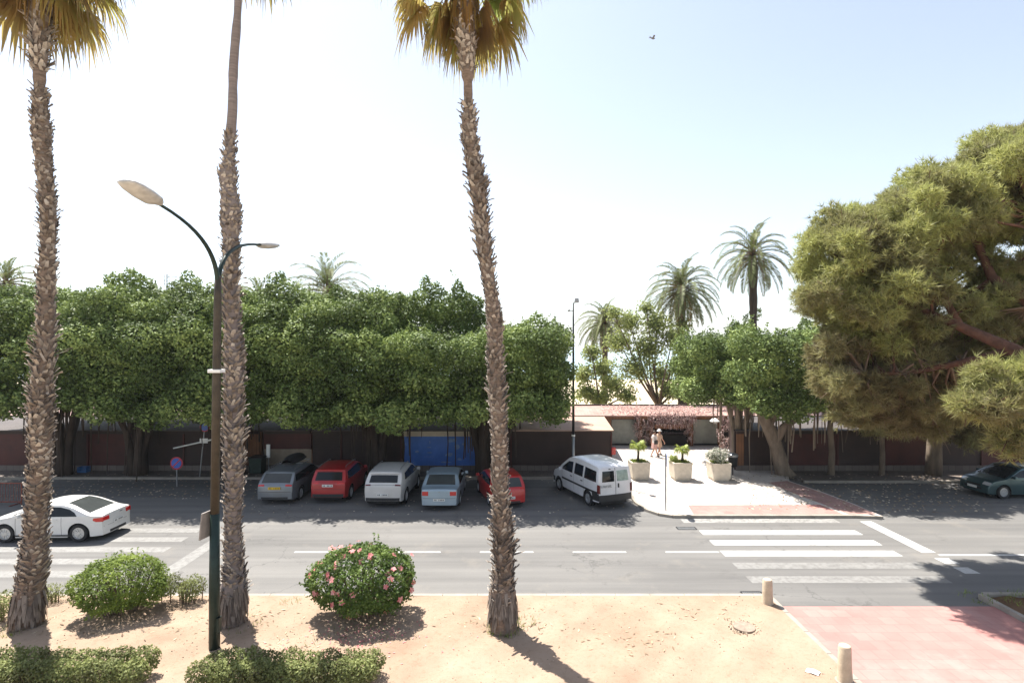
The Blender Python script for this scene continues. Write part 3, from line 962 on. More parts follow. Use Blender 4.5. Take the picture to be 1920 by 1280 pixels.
date_palm('tall date palm nearest the big pine, ivy round the lower trunk', 1411, 44, 470, 3.05, 21, nfr=44, ivy=(7.5, 10.0))
date_palm('date palm with a full drooping crown, between the tallest palm and the smallest one', 1277, 47, 535, 3.2, 22, tr=.3, nfr=64)
date_palm('small date palm just behind the black street light', 1133, 58, 600, 2.9, 23, tr=.33, nfr=60)
date_palm('date palm whose crown alone rises over the ficus hedge', 612, 45, 540, 3.9, 24)
date_palm('low date palm with just its frond tips over the hedge behind the slim fan palm', 487, 48, 562, 3.0, 25, nfr=40)
date_palm('faint date palm frond tops above the hedge behind the thick shaggy palm', 12, 48, 525, 2.8, 26, nfr=40)

# ------------------------------------------------------------------ ficus trees (clipped)
def z_long(rg): return rg.random() < .6
def ficus(label, X, blobs, trunk_xy, seed, bottom, roots=26, sprouts=(), dens=120, limbs=3, bark='darkbark', tr=0.28, spread_roots=2.2, fork=None):
    rg = np.random.default_rng(seed)
    tx, ty = trunk_xy
    root = thing('ficus_tree', label, 'tree', (tx, ty, 0.1), 0, 'clipped ficus trees along the kiosks')
    bl = [(b[0] - tx, b[1] - ty, b[2] - .1, b[3], b[4], b[5]) for b in blobs]
    for s in sprouts:
        sx, sy, sz, h = s[0] - tx, s[1] - ty, s[2] - .1, s[3]
        for q in range(4):
            bl.append((sx + rg.normal() * .2, sy + rg.normal() * .2, sz + q * h / 5, .85 - .17 * q, .8 - .16 * q, .45))
    p_, n_ = blob_points(bl, dens, rg, depth=.30, lump=.24, inside=.2)
    zt_ = np.quantile(p_[:, 2], .9)
    cand = np.where((n_[:, 2] > .35) | ((n_[:, 1] < -.5) & (n_[:, 2] > -.2)))[0]
    ex, en = [], []
    for j in rg.choice(cand, 230):
        d_ = norm(n_[j] * .6 + np.array([0, 0, 1.0]) + rg.normal(size=3) * .35); L_ = rg.uniform(.25, .85) * (1 if n_[j, 2] > .35 else .5)
        for k_ in range(int(L_ * 22)):
            ex.append(p_[j] + d_ * (L_ * k_ / (L_ * 22)) + rg.normal(size=3) * .07 * (1 - .5 * k_ / (L_ * 22))); en.append(n_[j])
    p_ = np.vstack([p_, ex]); n_ = np.vstack([n_, en])
    leaves('crown', p_, n_, .165, .10, M['ficus'], root, rg, clump=.7)
    m = MB()
    # trunk: several fused stems
    if fork:
        for l in fork:
            pts = [Vector(p) - Vector((tx, ty, .1)) for p in l[0]]
            m.tube(pts, l[1], 12)
    for q in range(0 if fork else limbs + 2):
        a = 2 * PI * q / (limbs + 2) + rg.uniform(-.3, .3)
        r0 = rg.uniform(.12, .22)
        e = Vector((rg.uniform(.5, 1.7) * math.cos(a), rg.uniform(.4, 1.4) * math.sin(a), bottom + .9))
        pts = [Vector((r0 * math.cos(a), r0 * math.sin(a), -.1))]
        for t in (.25, .5, .75, 1):
            s = t ** 1.9
            pts.append(Vector((r0 * math.cos(a) + (e.x) * s, r0 * math.sin(a) + e.y * s, e.z * t)) + Vector(rg.normal(size=3) * .06))
        m.tube(pts, [tr * 1.1, tr * .75, tr * .6, tr * .45, tr * .3], 9)
    m.build('trunk', M[bark], root, smooth=True)
    m = MB()
    for q in range(int(roots * 1.5)):
        a = rg.uniform(0, 2 * PI); d = rg.uniform(.3, spread_roots)
        d = d if z_long(rg) else d * .5
        x_, y_ = d * math.cos(a) * 1.1, d * math.sin(a) * .7 - .3
        z1 = 0.0 if rg.random() < .16 else rg.uniform(max(.8, bottom - 2.4), bottom - .2)
        m.tube([(x_ + rg.normal() * .1, y_, bottom + .8), (x_ + rg.normal() * .05, y_, (bottom + z1) / 2), (x_, y_, z1)], [.05, .035, rg.uniform(.012, .045)], 5)
    m.build('aerial_roots', M[bark], root)
    return root

rg0 = np.random.default_rng(77)
def canopy(x0, x1, y0, y1, z0_, z1_, step=1.3, r=1.0, jit=.30):
    """lumps filling the outside of a clipped box."""
    out = []
    nx = max(2, round((x1 - x0) / step)); ny = max(2, round((y1 - y0) / step)); nz = max(2, round((z1_ - z0_) / step))
    for i in range(nx):
        for j in range(ny):
            for k_ in range(nz):
                if 0 < i < nx - 1 and 0 < j < ny - 1 and 0 < k_ < nz - 1: continue
                x_ = x0 + (x1 - x0) * (i + .5) / nx; y_ = y0 + (y1 - y0) * (j + .5) / ny; z_ = z0_ + (z1_ - z0_) * (k_ + .5) / nz
                q = rg0.normal(size=3) * jit * .6
                s = r * rg0.uniform(.72, 1.15)
                out.append((x_ + q[0], y_ + q[1], z_ + q[2], s * .95, s * .95, s * .8))
    return out

# left row
f1 = canopy(-29.5, -22.4, 26.4, 37.9, 3.9, 8.4) + canopy(-29.5, -22.4, 27.7, 31, 8.2, 9.3) + canopy(-29.5, -22.4, 29.0, 36, 8.0, 10.3)
ficus('clipped ficus tree at the far left end of the hedge row, behind the shaggy palm', 0, f1, (-25.2, 30.9), 31, 3.9, roots=30)
f2 = canopy(-22.2, -16.9, 26.4, 37.9, 3.85, 8.4) + canopy(-22.2, -16.9, 27.7, 31, 8.2, 9.3) + canopy(-22.2, -16.9, 28.8, 36, 8.0, 10.2)
ficus('clipped ficus tree over the round no-parking sign, leafy sprouts on top', 0, f2, (-21.0, 30.9), 32, 3.9, sprouts=((-21.0, 29.6, 10.2, 1.6), (-20.0, 29.6, 10.1, 1.2), (-17.7, 30, 10.2, 1.4)), roots=34)
f3 = canopy(-16.8, -11.2, 26.4, 37.9, 3.7, 8.5) + canopy(-16.8, -11.2, 27.6, 31, 8.2, 9.2) + canopy(-16.8, -11.2, 28.8, 36, 8.0, 10.2)
ficus('clipped ficus tree behind the lamp post and slim fan palm', 0, f3, (-15.6, 30.8), 33, 3.7, sprouts=((-12.6, 29.8, 10.1, 1.5), (-15.6, 29.8, 10.1, 1.0)), roots=26)
f4 = canopy(-11.2, -6.4, 26.2, 37.6, 3.45, 8.3) + canopy(-11.2, -6.4, 27.3, 31, 8.0, 9.0) + canopy(-11.2, -6.4, 28.4, 36, 8.0, 9.9)
ficus('clipped ficus tree over the red and white parked cars', 0, f4, (-7.6, 30.9), 34, 3.3, sprouts=((-9.5, 29.6, 9.7, .9),), roots=40, spread_roots=2.6)
f5 = canopy(-6.3, -1.4, 25.9, 37.6, 3.45, 8.0) + canopy(-6.3, -2.0, 29.5, 33.6, 8.0, 9.4)
ficus('clipped ficus tree with three pointed sprouts above the blue panel', 0, f5, (-1.7, 31.1), 35, 3.3, sprouts=((-5.9, 30.2, 9.2, 1.2), (-4.8, 30.2, 9.6, 1.9), (-3.9, 30.2, 9.5, 1.5), (-2.9, 30.2, 9.4, 1.9), (-2.1, 30.2, 8.9, 1.3)), roots=26)
f6 = canopy(-1.4, 2.75, 25.9, 38.6, 3.65, 8.1)
ficus('clipped ficus tree ending the hedge row beside the black street light', 0, f6, (-.75, 31.3), 36, 3.5, sprouts=((1.2, 28.4, 8.2, .7),), roots=20, spread_roots=1.1)
# right pair
f7 = canopy(10.5, 14.6, 31.6, 36.5, 4.2, 7.9)
ficus('clipped ficus tree left of the pine with curtains of hanging roots', 0, f7, (13.6, 32.6), 37, 4.3, roots=34, bark='bark', spread_roots=1.8, sprouts=((14.2, 34, 8.1, .7),))
f8 = canopy(12.0, 18.8, 26.8, 33.5, 3.9, 8.0)
ficus('clipped ficus tree with pale forked trunk at the plaza edge', 0, f8, (15.3, 31.0), 38, 3.9, roots=22, bark='bark', tr=.3, fork=[([(15.45, 31, -.1), P(1467, 880, 31), P(1455, 835, 31), P(1432, 780, 31), P(1420, 740, 31), P(1410, 700, 31)], [.62, .42, .36, .33, .28, .18]), ([P(1452, 830, 31), P(1470, 800, 30.8), P(1505, 775, 30.5), P(1540, 745, 30.2)], [.26, .22, .17, .1]), ([P(1440, 800, 31), P(1455, 770, 31.2), P(1462, 730, 31.5)], [.22, .2, .14]), ([(15.0, 30.8, -.05), (14.4, 30.6, .02), (13.8, 30.3, .0)], [.16, .1, .04]), ([(15.9, 30.7, -.05), (16.6, 30.5, .02)], [.16, .06])], sprouts=((16.3, 30, 8.0, .8), (17.6, 30, 8.2, 1.0)))
# slim trunks in front of the right terrace
def slim_tree(label, px, py, top, seed, r=.16):
    rg = np.random.default_rng(seed)
    g = G(px, py)
    root = thing('slim_tree', label, 'tree', (g.x, g.y, .1), 0, 'slim trees in front of the right terrace')
    MB().tube([(0, 0, -.1), (.05, 0, 1.2), (-.05, 0, 2.6), (.05, 0, top)], [r * 1.25, r, r * .95, r * .7], 9).build('trunk', M['bark'], root, smooth=True)
    bl = [(rg.normal() * .9, rg.normal() * .8 + .6, top + .9 + rg.normal() * .5, 1.1, 1.1, .85) for _ in range(9)]
    p_, n_ = blob_points(bl, 55, rg, inside=.2)
    leaves('crown', p_, n_, .2, .13, M['ficus'], root, rg)
    m = MB()
    for q in range(9):
        x_ = rg.normal() * .45
        m.tube([(x_, rg.normal() * .3, top + .3), (x_ + rg.normal() * .05, 0, rg.uniform(.9, 2.6))], [.03, .015], 5)
    m.build('aerial_roots', M['bark'], root)
slim_tree('slim straight tree with a white tag, right of the forked ficus trunk', 1558, 893, 4.4, 41)
slim_tree('slim straight tree between the tagged trunk and the thick pine trunk', 1653, 893, 4.2, 42, .13)

# ------------------------------------------------------------------ pale airy tree behind the kiosk
def airy_tree(label, px, Y, seed, blobs, mat='pale_leaf', dens=16):
    rg = np.random.default_rng(seed)
    X = (px - 960) / F * Y
    root = thing('airy_tree', label, 'tree', (X, Y, -.05), 0, 'thin-leaved trees behind the kiosk')
    m = MB()
    bl = []
    m.tube([(0, 0, -.2), (.1, 0, 1.2), (-.05, 0, 2.4)], [.28, .22, .2], 9)
    for b in blobs:
        c = P(b[0], b[1], Y + b[3]); c = Vector((c.x - X, b[3], c.z))
        r = b[2] / F * Y
        bl.append((c.x, c.y, c.z, r, r, r * .85))
        mid = Vector((c.x * .45, c.y * .5, 2.4 + (c.z - 2.4) * .4 - .2)) + Vector(rg.normal(size=3) * .15)
        m.tube([(0, 0, 2.3), mid, c], [.13, .07, .03], 6)
        for q in range(7):
            e = c + Vector(rg.normal(size=3)) * r * .6
            m.tube([c.lerp(mid, .25), e], [.025, .008], 4)
    m.build('trunk', M['twig'], root, smooth=True)
    p_, n_ = blob_points(bl, dens, rg, depth=.8, lump=.3, cull=.3, inside=.5)
    leaves('crown', p_, n_, .24, .15, M[mat], root, rg, spread=1.4)
airy_tree('airy yellow-green tree behind the flowered doorway', 1235, 46, 51, [(1180, 600, 30, 0), (1230, 605, 34, 0), (1160, 640, 32, 1), (1215, 650, 40, 0), (1262, 630, 28, -1), (1280, 610, 20, 0), (1190, 690, 34, 0), (1240, 700, 34, 1), (1275, 680, 26, 0), (1150, 585, 18, 0), (1255, 730, 26, 0), (1212, 575, 18, 0)], dens=48)
airy_tree('low airy tree behind the black street light with wispy foliage', 1130, 45, 52, [(1095, 700, 26, 0), (1110, 660, 22, 0), (1130, 690, 28, 1), (1100, 735, 26, 0), (1150, 720, 28, 0), (1175, 740, 24, 0), (1125, 745, 24, 0)], dens=60)
airy_tree('small dark-trunked airy tree under the middle date palm', 1288, 48, 53, [(1290, 700, 24, 0), (1310, 720, 22, 0), (1275, 735, 18, 0)], dens=40)

# ------------------------------------------------------------------ pines
def pine(label, base, trunk_pts, blobs, limbs, seed, low=(), mat='pine', dens=34, per=15, ln=.2, tr=(.42, .3)):
    rg = np.random.default_rng(seed)
    root = thing('pine_tree', label, 'tree', base, 0, 'pine trees')
    b = Vector(base)
    m = MB()
    tp = [Vector(p) - b for p in trunk_pts]
    m.tube(tp, list(np.linspace(tr[0], tr[1], len(tp))), 12)
    m.build('trunk', M['redbark'] if mat == 'pine' else M['bark'], root, smooth=True)
    m = MB()
    for l in limbs:
        pts = [Vector(p) - b for p in l[:-1]]
        m.tube(pts, list(np.linspace(l[-1], l[-1] * .35, len(pts))), 8)
    bl = [(q[0] - b.x, q[1] - b.y, q[2] - b.z, q[3], q[3], q[3] * .8) for q in blobs]
    # twigs to each lump from the closest limb point
    lp = list(tp[-2:])
    for l in limbs:
        q_ = [Vector(p) - b for p in l[:-1]]
        for a_, b_ in zip(q_[:-1], q_[1:]): lp += [a_.lerp(b_, t_ / 6) for t_ in range(1, 7)]
    for q in bl:
        c = Vector(q[:3]); a = min(lp, key=lambda v: (v - c).length)
        mid = a.lerp(c, .55) + Vector(rg.normal(size=3) * .15)
        m.tube([a, mid, c], [.06, .04, .02], 5)
        for _ in range(6):
            m.tube([mid.lerp(c, .6), c + Vector(rg.normal(size=3)) * q[3] * .45], [.018, .006], 4)
    m.build('limbs', M['redbark'], root, smooth=True)
    p_, n_ = blob_points(bl, dens, rg, depth=.6, lump=.4, cull=.68, inside=.3)
    needles('crown', p_, n_, ln, .013, per, M[mat], root, rg)
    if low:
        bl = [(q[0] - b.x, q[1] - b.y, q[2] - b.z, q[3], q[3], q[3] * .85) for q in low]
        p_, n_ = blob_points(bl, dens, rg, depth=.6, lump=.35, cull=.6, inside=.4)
        needles('lower_foliage', p_, n_, ln, .012, per, M['pine_shade'], root, rg)
        m = MB()
        for q in bl:
            c = Vector(q[:3]); a = min(lp, key=lambda v: (v - c).length)
            mid = a.lerp(c, .6) + Vector((rg.normal() * .2, rg.normal() * .2, .2))
            m.tube([a, mid, c], [.045, .03, .015], 5)
            for _ in range(9): m.tube([mid.lerp(c, rg.uniform(.2, .9)), c + Vector(rg.normal(size=3)) * q[3] * .8], [.013, .004], 3)
        m.build('lower_twigs', M['twig'], root)
    return root

def fill_blobs(polys, seed, n, rmin, rmax, Yc, Yd):
    """lumps over a region of the view given as px circles, spread in depth"""
    rg = np.random.default_rng(seed)
    out = []
    for (px, py, rpx) in polys:
        for _ in range(n):
            a = rg.uniform(0, 2 * PI); d = math.sqrt(rg.random()) * rpx
            s = math.sqrt(max(0.05, 1 - (d / rpx) ** 2))
            Y = Yc + rg.uniform(-1, 1) * Yd * s
            q = P(px + d * math.cos(a), py + d * math.sin(a), Y)
            out.append((q.x, q.y, q.z, rg.uniform(rmin, rmax)))
    return out
pb1 = fill_blobs([(1580, 480, 62), (1570, 560, 60), (1660, 420, 55), (1690, 520, 85), (1760, 390, 75), (1850, 330, 70), (1930, 320, 75), (1715, 455, 60), (1800, 370, 55), (1880, 400, 60), (1620, 445, 45), (1885, 285, 40), (1940, 290, 50), (1830, 450, 80), (1920, 460, 70), (1640, 600, 70), (1780, 570, 80), (1900, 580, 70), (1990, 400, 90), (2060, 520, 110), (2040, 330, 80), (1990, 640, 80)], 61, 24, .34, .66, 19.5, 3.2)
pb1 += [(P(1555, 410, 19).x, 19, P(1555, 410, 19).z, .55), (P(1528, 452, 19).x, 19, P(1528, 452, 19).z, .6), (P(1518, 560, 19).x, 19, P(1518, 560, 19).z, .6), (P(1520, 505, 19.5).x, 19.5, P(1520, 505, 19.5).z, .6)]
pb1 += fill_blobs([(1870, 740, 45), (1910, 700, 50), (1830, 760, 22), (1905, 800, 42), (1960, 780, 70), (2000, 700, 70)], 62, 7, .32, .5, 14.2, 1.0)
def clear_of(bl, holes, limbs=(), ymax=17.6):
    out = []
    for q in bl:
        px, py = 960 + q[0] / q[1] * F, HOR - (q[2] - CAM_H) / q[1] * F
        if any((px - a) ** 2 + (py - b_) ** 2 < r_ * r_ for a, b_, r_ in holes): continue
        if q[1] < ymax and any(abs(py - (b0_ + (b1_ - b0_) * (px - a0_) / (a1_ - a0_))) < 22 and a0_ < px < a1_ for a0_, b0_, a1_, b1_ in limbs): continue
        out.append(q)
    return out
pb_low = fill_blobs([(1575, 660, 42), (1572, 725, 36), (1640, 690, 55), (1620, 765, 38), (1690, 745, 55), (1730, 690, 60), (1760, 770, 40), (1800, 700, 60), (1690, 640, 45), (1840, 650, 45), (1860, 620, 40)], 68, 17, .28, .52, 18.9, 2.0)
pb1 = clear_of(pb1, [(1888, 462, 30), (1800, 520, 20), (1745, 545, 14), (1660, 545, 16), (1905, 395, 16)], [(1640, 545, 1930, 665)], 18.4)
pb_low = clear_of(pb_low, [], [(1690, 570, 1930, 668)], 30)
tb = (17.6, 14.6, .1)
limbs1 = [
    [(17.2, 15.0, 5.2), P(1900, 655, 16.0), P(1800, 612, 17.0), P(1700, 570, 18.0), P(1620, 520, 18.8), .21],
    [(17.0, 15.2, 6.5), P(1860, 520, 18.0), P(1820, 430, 19.0), P(1790, 380, 19.5), .18],
    [(17.1, 15.2, 6.0), P(1950, 470, 17.0), P(1915, 350, 18.0), P(1890, 300, 18.8), .18],
    [P(1800, 612, 17.0), P(1740, 500, 18.5), P(1700, 420, 19.5), .12],
    [P(1900, 655, 16.0), P(1800, 680, 17.0), P(1700, 700, 17.6), P(1620, 700, 18.0), .13],
    [(17.3, 14.8, 4.0), P(1930, 740, 14.8), P(1870, 745, 14.3), .12],
    [(17.2, 15.0, 6.8), (18.5, 17.5, 10.5), (19.5, 19, 12.5), .18],
    [(17.2, 15.2, 5.5), (18.5, 17.5, 7.5), (20.5, 19.5, 9.0), .16],
    [(18.5, 17.5, 7.5), (17.5, 19.5, 9.5), (17.0, 20.5, 11), .12],
]
pine('huge olive-green pine with a reddish limb, overhanging the road', tb, [tb, (17.5, 14.7, 2), (17.3, 14.9, 4), (17.1, 15.1, 6.0), (17.2, 15.4, 8.0)], pb1, limbs1, 63, low=pb_low, dens=66, per=10, ln=.24)
# second pine further back, in the shade-browned needles
Y2 = 28.5
pb2 = fill_blobs([(1600, 665, 48), (1590, 735, 45), (1670, 690, 65), (1640, 770, 40), (1700, 760, 60), (1765, 700, 75), (1770, 780, 45), (1850, 700, 70), (1840, 790, 40), (1930, 720, 70), (1900, 800, 30)], 64, 24, .42, .75, Y2, 2.6)
g2 = G(1750, 893)
tb2 = (g2.x, g2.y, .1)
limbs2 = [
    [(g2.x, g2.y, 3.6), P(1700, 740, 29), P(1640, 700, 28), .16],
    [(g2.x, g2.y, 3.8), P(1760, 720, 28.5), P(1750, 660, 28), .16],
    [(g2.x, g2.y, 3.6), P(1820, 740, 29), P(1890, 710, 28), .16],
]
pine('brownish pine standing in shade by the right terrace, thick grey trunk', tb2, [tb2, (g2.x + .05, g2.y, 1.5), (g2.x + .1, g2.y, 3.0), (g2.x + .15, g2.y - .4, 5.0)], pb2, limbs2, 65, mat='pine_shade', dens=48, per=9, ln=.24, tr=(.42, .28))

# ------------------------------------------------------------------ bushes and hedges
def bush(name, label, cat, cx, cy, rx, ry, z0_, z1_, mat, seed, ln, wd, dens, nb=16, group=None, flowers=0, stems=14, box=False, up=.5):
    rg = np.random.default_rng(seed)
    root = thing(name, label, cat, (cx, cy, .12), 0, group)
    h = z1_ - z0_
    bl = []
    if box:
        nx = max(2, int(2 * rx / .42))
        for i in range(nx):
            for j in range(2):
                bl.append((-rx + (i + .5) * 2 * rx / nx + rg.normal() * .04, (j - .5) * ry, z0_ + h * .55 + rg.normal() * .03, .34, ry * .62, h * .5))
    else:
        for i in range(nb):
            a = 2.4 * i; q = math.sqrt((i + .5) / nb)
            sx, sy = q * math.cos(a), q * math.sin(a)
            ztop = z0_ + h * (.72 - .30 * q ** 3)
            bl.append((sx * rx * .72, sy * ry * .72, ztop, rx * .36, ry * .36, h * .30))
            bl.append((sx * rx * .70, sy * ry * .70, z0_ + h * .42, rx * .34, ry * .34, h * .34))
    p_, n_ = blob_points(bl, dens, rg, depth=.3, lump=.12, cull=.8, inside=.25)
    if not box:
        ex, en = [], []
        for q in range(26):
            j = rg.integers(len(p_)); d_ = norm(n_[j] + np.array([0, 0, .8]) + rg.normal(size=3) * .3)
            for k_ in range(9):
                ex.append(p_[j] + d_ * (.03 * k_) + rg.normal(size=3) * .012); en.append(n_[j])
        p_ = np.vstack([p_, ex]); n_ = np.vstack([n_, en])
    ok = p_[:, 2] > .04
    p_, n_ = p_[ok], n_[ok]
    leaves('foliage', p_, n_, ln, wd, M[mat], root, rg, up=up, clump=2.2)
    m = MB()
    for q in range(stems):
        a = rg.uniform(0, 2 * PI); d = math.sqrt(rg.random())
        bx, by = (rg.uniform(-rx, rx) * .9, rg.uniform(-ry, ry) * .4) if box else (d * .3 * rx * math.cos(a), d * .3 * ry * math.sin(a))
        ex, ey = (bx + rg.normal() * .1, by + rg.normal() * .08) if box else (d * .8 * rx * math.cos(a), d * .8 * ry * math.sin(a))
        m.tube([(bx, by, -.08), ((bx + ex) / 2, (by + ey) / 2, z0_ + h * .3), (ex, ey, z0_ + h * .75)], [.018, .014, .006], 5)
    m.build('stems', M['twig'], root)
    if flowers:
        # five-petalled blossoms standing just proud of the foliage
        for i in range(flowers):
            for _ in range(200):
                j = rg.integers(len(p_))
                if p_[j, 2] > (z0_ + .15 * h) and (n_[j, 1] < .1 or n_[j, 2] > .6): break
            c = p_[j] + n_[j] * .06
            nn = norm(n_[j] + np.array([0, -.5, .2])); t = norm(np.cross(nn, rg.normal(size=3))); s = np.cross(nn, t)
            V, T = [], []
            for k_ in range(5):
                a = 2 * PI * k_ / 5
                o = t * math.cos(a) + s * math.sin(a); w = -t * math.sin(a) + s * math.cos(a)
                r_ = rg.uniform(.055, .08)
                V.append([c, c + o * r_ * .7 - w * r_ * .45 + nn * .02, c + o * r_ * 1.25 + nn * .012, c + o * r_ * .7 + w * r_ * .45 + nn * .02])
                T.append(rg.uniform(0, 1))
            npmesh('flower', np.array(V), 4, M['flower'], root, T)
    return root

c = G(682, 1160); bush('hibiscus_bush', 'large rounded bush with pink hibiscus flowers on the dirt verge', 'bush', -4.0, 14.75, 1.52, 1.2, .15, 1.82, 'hib', 71, .085, .055, 520, nb=20, flowers=58, stems=26)
c = G(215, 1160); bush('round_bush', 'bright green rounded bush between the shaggy palm and the lamp post', 'bush', -10.55, 14.85, 1.32, 1.0, .15, 1.5, 'bush', 72, .11, .035, 520, nb=16, stems=40, up=.9)
bush('low_hedge', 'short sparse hedge stub at the kerb between the round bush and the lamp post', 'hedge', -9.35, 15.5, .62, .28, .1, .72, 'hedge', 73, .06, .035, 600, box=True, stems=16)
bush('low_hedge', 'tiny twiggy shrub at the kerb just right of the shaggy palm', 'shrub', -13.0, 15.4, .32, .25, .05, .5, 'hedge', 74, .05, .03, 450, box=True, stems=14)
bush('low_hedge', 'small dry shrub on the ground left of the shaggy palm', 'shrub', -13.6, 14.4, .45, .3, .05, .7, 'hedge', 75, .06, .035, 450, box=True, stems=14)
bush('front_hedge', 'clipped hedge along the frame bottom below the round bush', 'hedge', -9.62, 11.75, 1.85, .42, .03, .60, 'hedge', 76, .06, .04, 900, box=True, stems=40, group='clipped front hedges')
bush('front_hedge', 'clipped hedge at the foot of the lamp post', 'hedge', -4.82, 11.75, 1.93, .42, .03, .58, 'hedge', 77, .06, .04, 900, box=True, stems=40, group='clipped front hedges')
# grass tufts round the palm feet and loose weeds
rg = np.random.default_rng(9)
VV, TT = [], []
for (cx, cy, n, r_) in ((-.2, 14.0, 160, .45), (.35, 14.3, 60, .3), (-7.0, 14.2, 50, .5), (-6.2, 15.4, 50, .25), (-12.6, 13.9, 60, .4), (-4.0, 13.3, 90, 1.0), (-13.5, 13.2, 60, .3), (13.2, 15.6, 60, .4), (14.6, 15.3, 220, .7), (15.6, 14.6, 160, .7)):
    for i in range(n):
        a = rg.uniform(0, 2 * PI); d = r_ * (.6 + .5 * rg.random())
        b = np.array([cx + d * math.cos(a), cy + d * math.sin(a), .12 if cx < 13 else .16]); w = norm(np.append(rg.normal(size=2), 0)) * .008
        e = b + np.append(rg.normal(size=2) * .06, rg.uniform(.05, .14))
        VV.append([b - w, b + w, e + w * .2, e - w * .2]); TT.append(rg.random())
tag(npmesh('grass', np.array(VV), 4, M['bush'], None, TT), 'thin weeds round the palm trunks and bush', 'grass', kind='stuff')
# leaf litter under the trees, pale pieces standing in for sun dapples
VV, TT = [], []
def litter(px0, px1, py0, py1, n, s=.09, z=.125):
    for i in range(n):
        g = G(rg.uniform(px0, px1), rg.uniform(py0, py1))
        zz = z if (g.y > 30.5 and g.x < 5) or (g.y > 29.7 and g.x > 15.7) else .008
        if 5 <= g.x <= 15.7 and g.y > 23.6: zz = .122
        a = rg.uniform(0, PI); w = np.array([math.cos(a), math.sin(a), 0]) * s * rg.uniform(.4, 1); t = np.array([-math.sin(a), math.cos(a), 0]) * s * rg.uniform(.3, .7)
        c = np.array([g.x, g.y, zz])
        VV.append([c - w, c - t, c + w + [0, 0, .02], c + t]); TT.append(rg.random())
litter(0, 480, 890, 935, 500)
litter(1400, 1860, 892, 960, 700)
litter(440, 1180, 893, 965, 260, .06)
for bx_, by_, nn_ in ((-12.5, 14.3, 90), (-7.2, 14.3, 80), (-.2, 14.2, 90), (-10.5, 14.3, 60), (-5, 12.9, 120), (3, 13.5, 60), (5.5, 14.8, 40), (-9.4, 15.3, 60)):
    for i in range(nn_):
        x_, y_ = bx_ + rg.normal() * .8, by_ + rg.normal() * .45
        if y_ > 15.7 or x_ > 7.2: continue
        a = rg.uniform(0, PI); s_ = rg.uniform(.02, .06); w = np.array([math.cos(a), math.sin(a), 0]) * s_ * 1.4; t = np.array([-math.sin(a), math.cos(a), 0]) * s_ * .4
        c = np.array([x_, y_, verge_z(x_, y_) + .012]); VV.append([c - w, c - t, c + w + [0, 0, .015], c + t]); TT.append(rg.uniform(0, .8))
M['litter'] = leafmat("fallen_leaves_dapples", [(0, (.12, .07, .04)), (.6, (.40, .31, .20)), (1, (.7, .62, .48))], .1, .8)  # leaf tones with a bright end that paints dapples of sun
tag(npmesh('fallen_leaves_dapples', np.array(VV), 4, M['litter'], None, TT), 'dry fallen leaves under the trees, pale ones standing in for sun dapples', 'leaves', kind='stuff')
VV, TT = [], []
for i in range(2600):
    x_, y_ = rg.uniform(-15, 7.2), rg.uniform(11.3, 15.8)
    if rg.random() < .45 and math.sin(x_ * 1.3) * math.sin(y_ * 2.1 + x_) < .1: continue
    s_ = .008 + .018 * rg.random() ** 3; zc_ = verge_z(x_, y_) + s_ * .4; a = rg.uniform(0, PI)
    q_ = [np.array([x_ + s_ * math.cos(a + k_ * PI / 2) * rg.uniform(.7, 1.3), y_ + s_ * math.sin(a + k_ * PI / 2) * rg.uniform(.7, 1.2), zc_ - s_ * .6]) for k_ in range(4)]
    tp_ = np.array([x_, y_, zc_ + s_ * .5]); t_ = rg.random()
    for k_ in range(4): VV.append([q_[k_], q_[(k_ + 1) % 4], tp_, tp_]); TT.append(t_)
M['stone'] = leafmat("small_stones", [(0, (.10, .07, .05)), (.5, (.26, .19, .14)), (1, (.5, .42, .34))], .0, .9)
tag(npmesh('gravel', np.array(VV), 4, M['stone'], None, TT), 'loose small stones on the dirt', 'gravel', kind='stuff')
VV, TT = [], []
for i in range(150):
    x_, y_ = rg.normal(-3.7, .9), rg.normal(13.5, .5)
    if not (-8 < x_ < 7 and 11.5 < y_ < 15.5): continue
    c = np.array([x_, y_, verge_z(x_, y_) + .012]); a = rg.uniform(0, PI); w = np.array([math.cos(a), math.sin(a), 0]) * .035; t = np.array([-math.sin(a), math.cos(a), 0]) * .02
    VV.append([c - w, c - t, c + w + [0, 0, .012], c + t]); TT.append(rg.random())
tag(npmesh('fallen_petals', np.array(VV), 4, M['flower'], None, TT), 'pink petals fallen under the hibiscus bush', 'petals', kind='stuff')

# ------------------------------------------------------------------ kiosk arcade (long pink-roofed building)
arc = thing('kiosk_arcade', 'long low building with pink tiled roof and grey-green roller shutters', 'building', (0, 40.6, 0.1))
def part(mb, name, mat, root=arc, **kw):
    off = root.location
    mb.v = [(p[0] - off.x, p[1] - off.y, p[2] - off.z) for p in mb.v]
    return mb.build(name, mat, root, **kw)
AX0, AX1 = -42, 46
r = MB()
r.add([(AX0, 39.5, 2.36), (AX1, 39.5, 2.36), (AX1, 42.2, 2.80), (AX0, 42.2, 2.80), (AX0, 39.5, 2.28), (AX1, 39.5, 2.28), (AX1, 42.2, 2.72), (AX0, 42.2, 2.72)],
      [(0, 1, 2, 3), (7, 6, 5, 4), (0, 4, 5, 1), (1, 5, 6, 2), (2, 6, 7, 3), (3, 7, 4, 0)])
rf = part(r, 'roof', M['roof_pink'])
rd = MB(); rd.box(0, 42.25, 2.80, AX1 - AX0, .22, .16)
part(rd, 'ridge', M['darkbark'])
w = MB(); w.box(0, 42.3, 1.2, AX1 - AX0, .2, 2.9)
part(w, 'wall', M['beige'])
fr = MB(); fr.box(0, 39.72, 2.18, AX1 - AX0, .14, .18)
part(fr, 'beam', M['wood'])
def pxX(px, Y): return (px - 960) / F * Y
Ys = 40.2
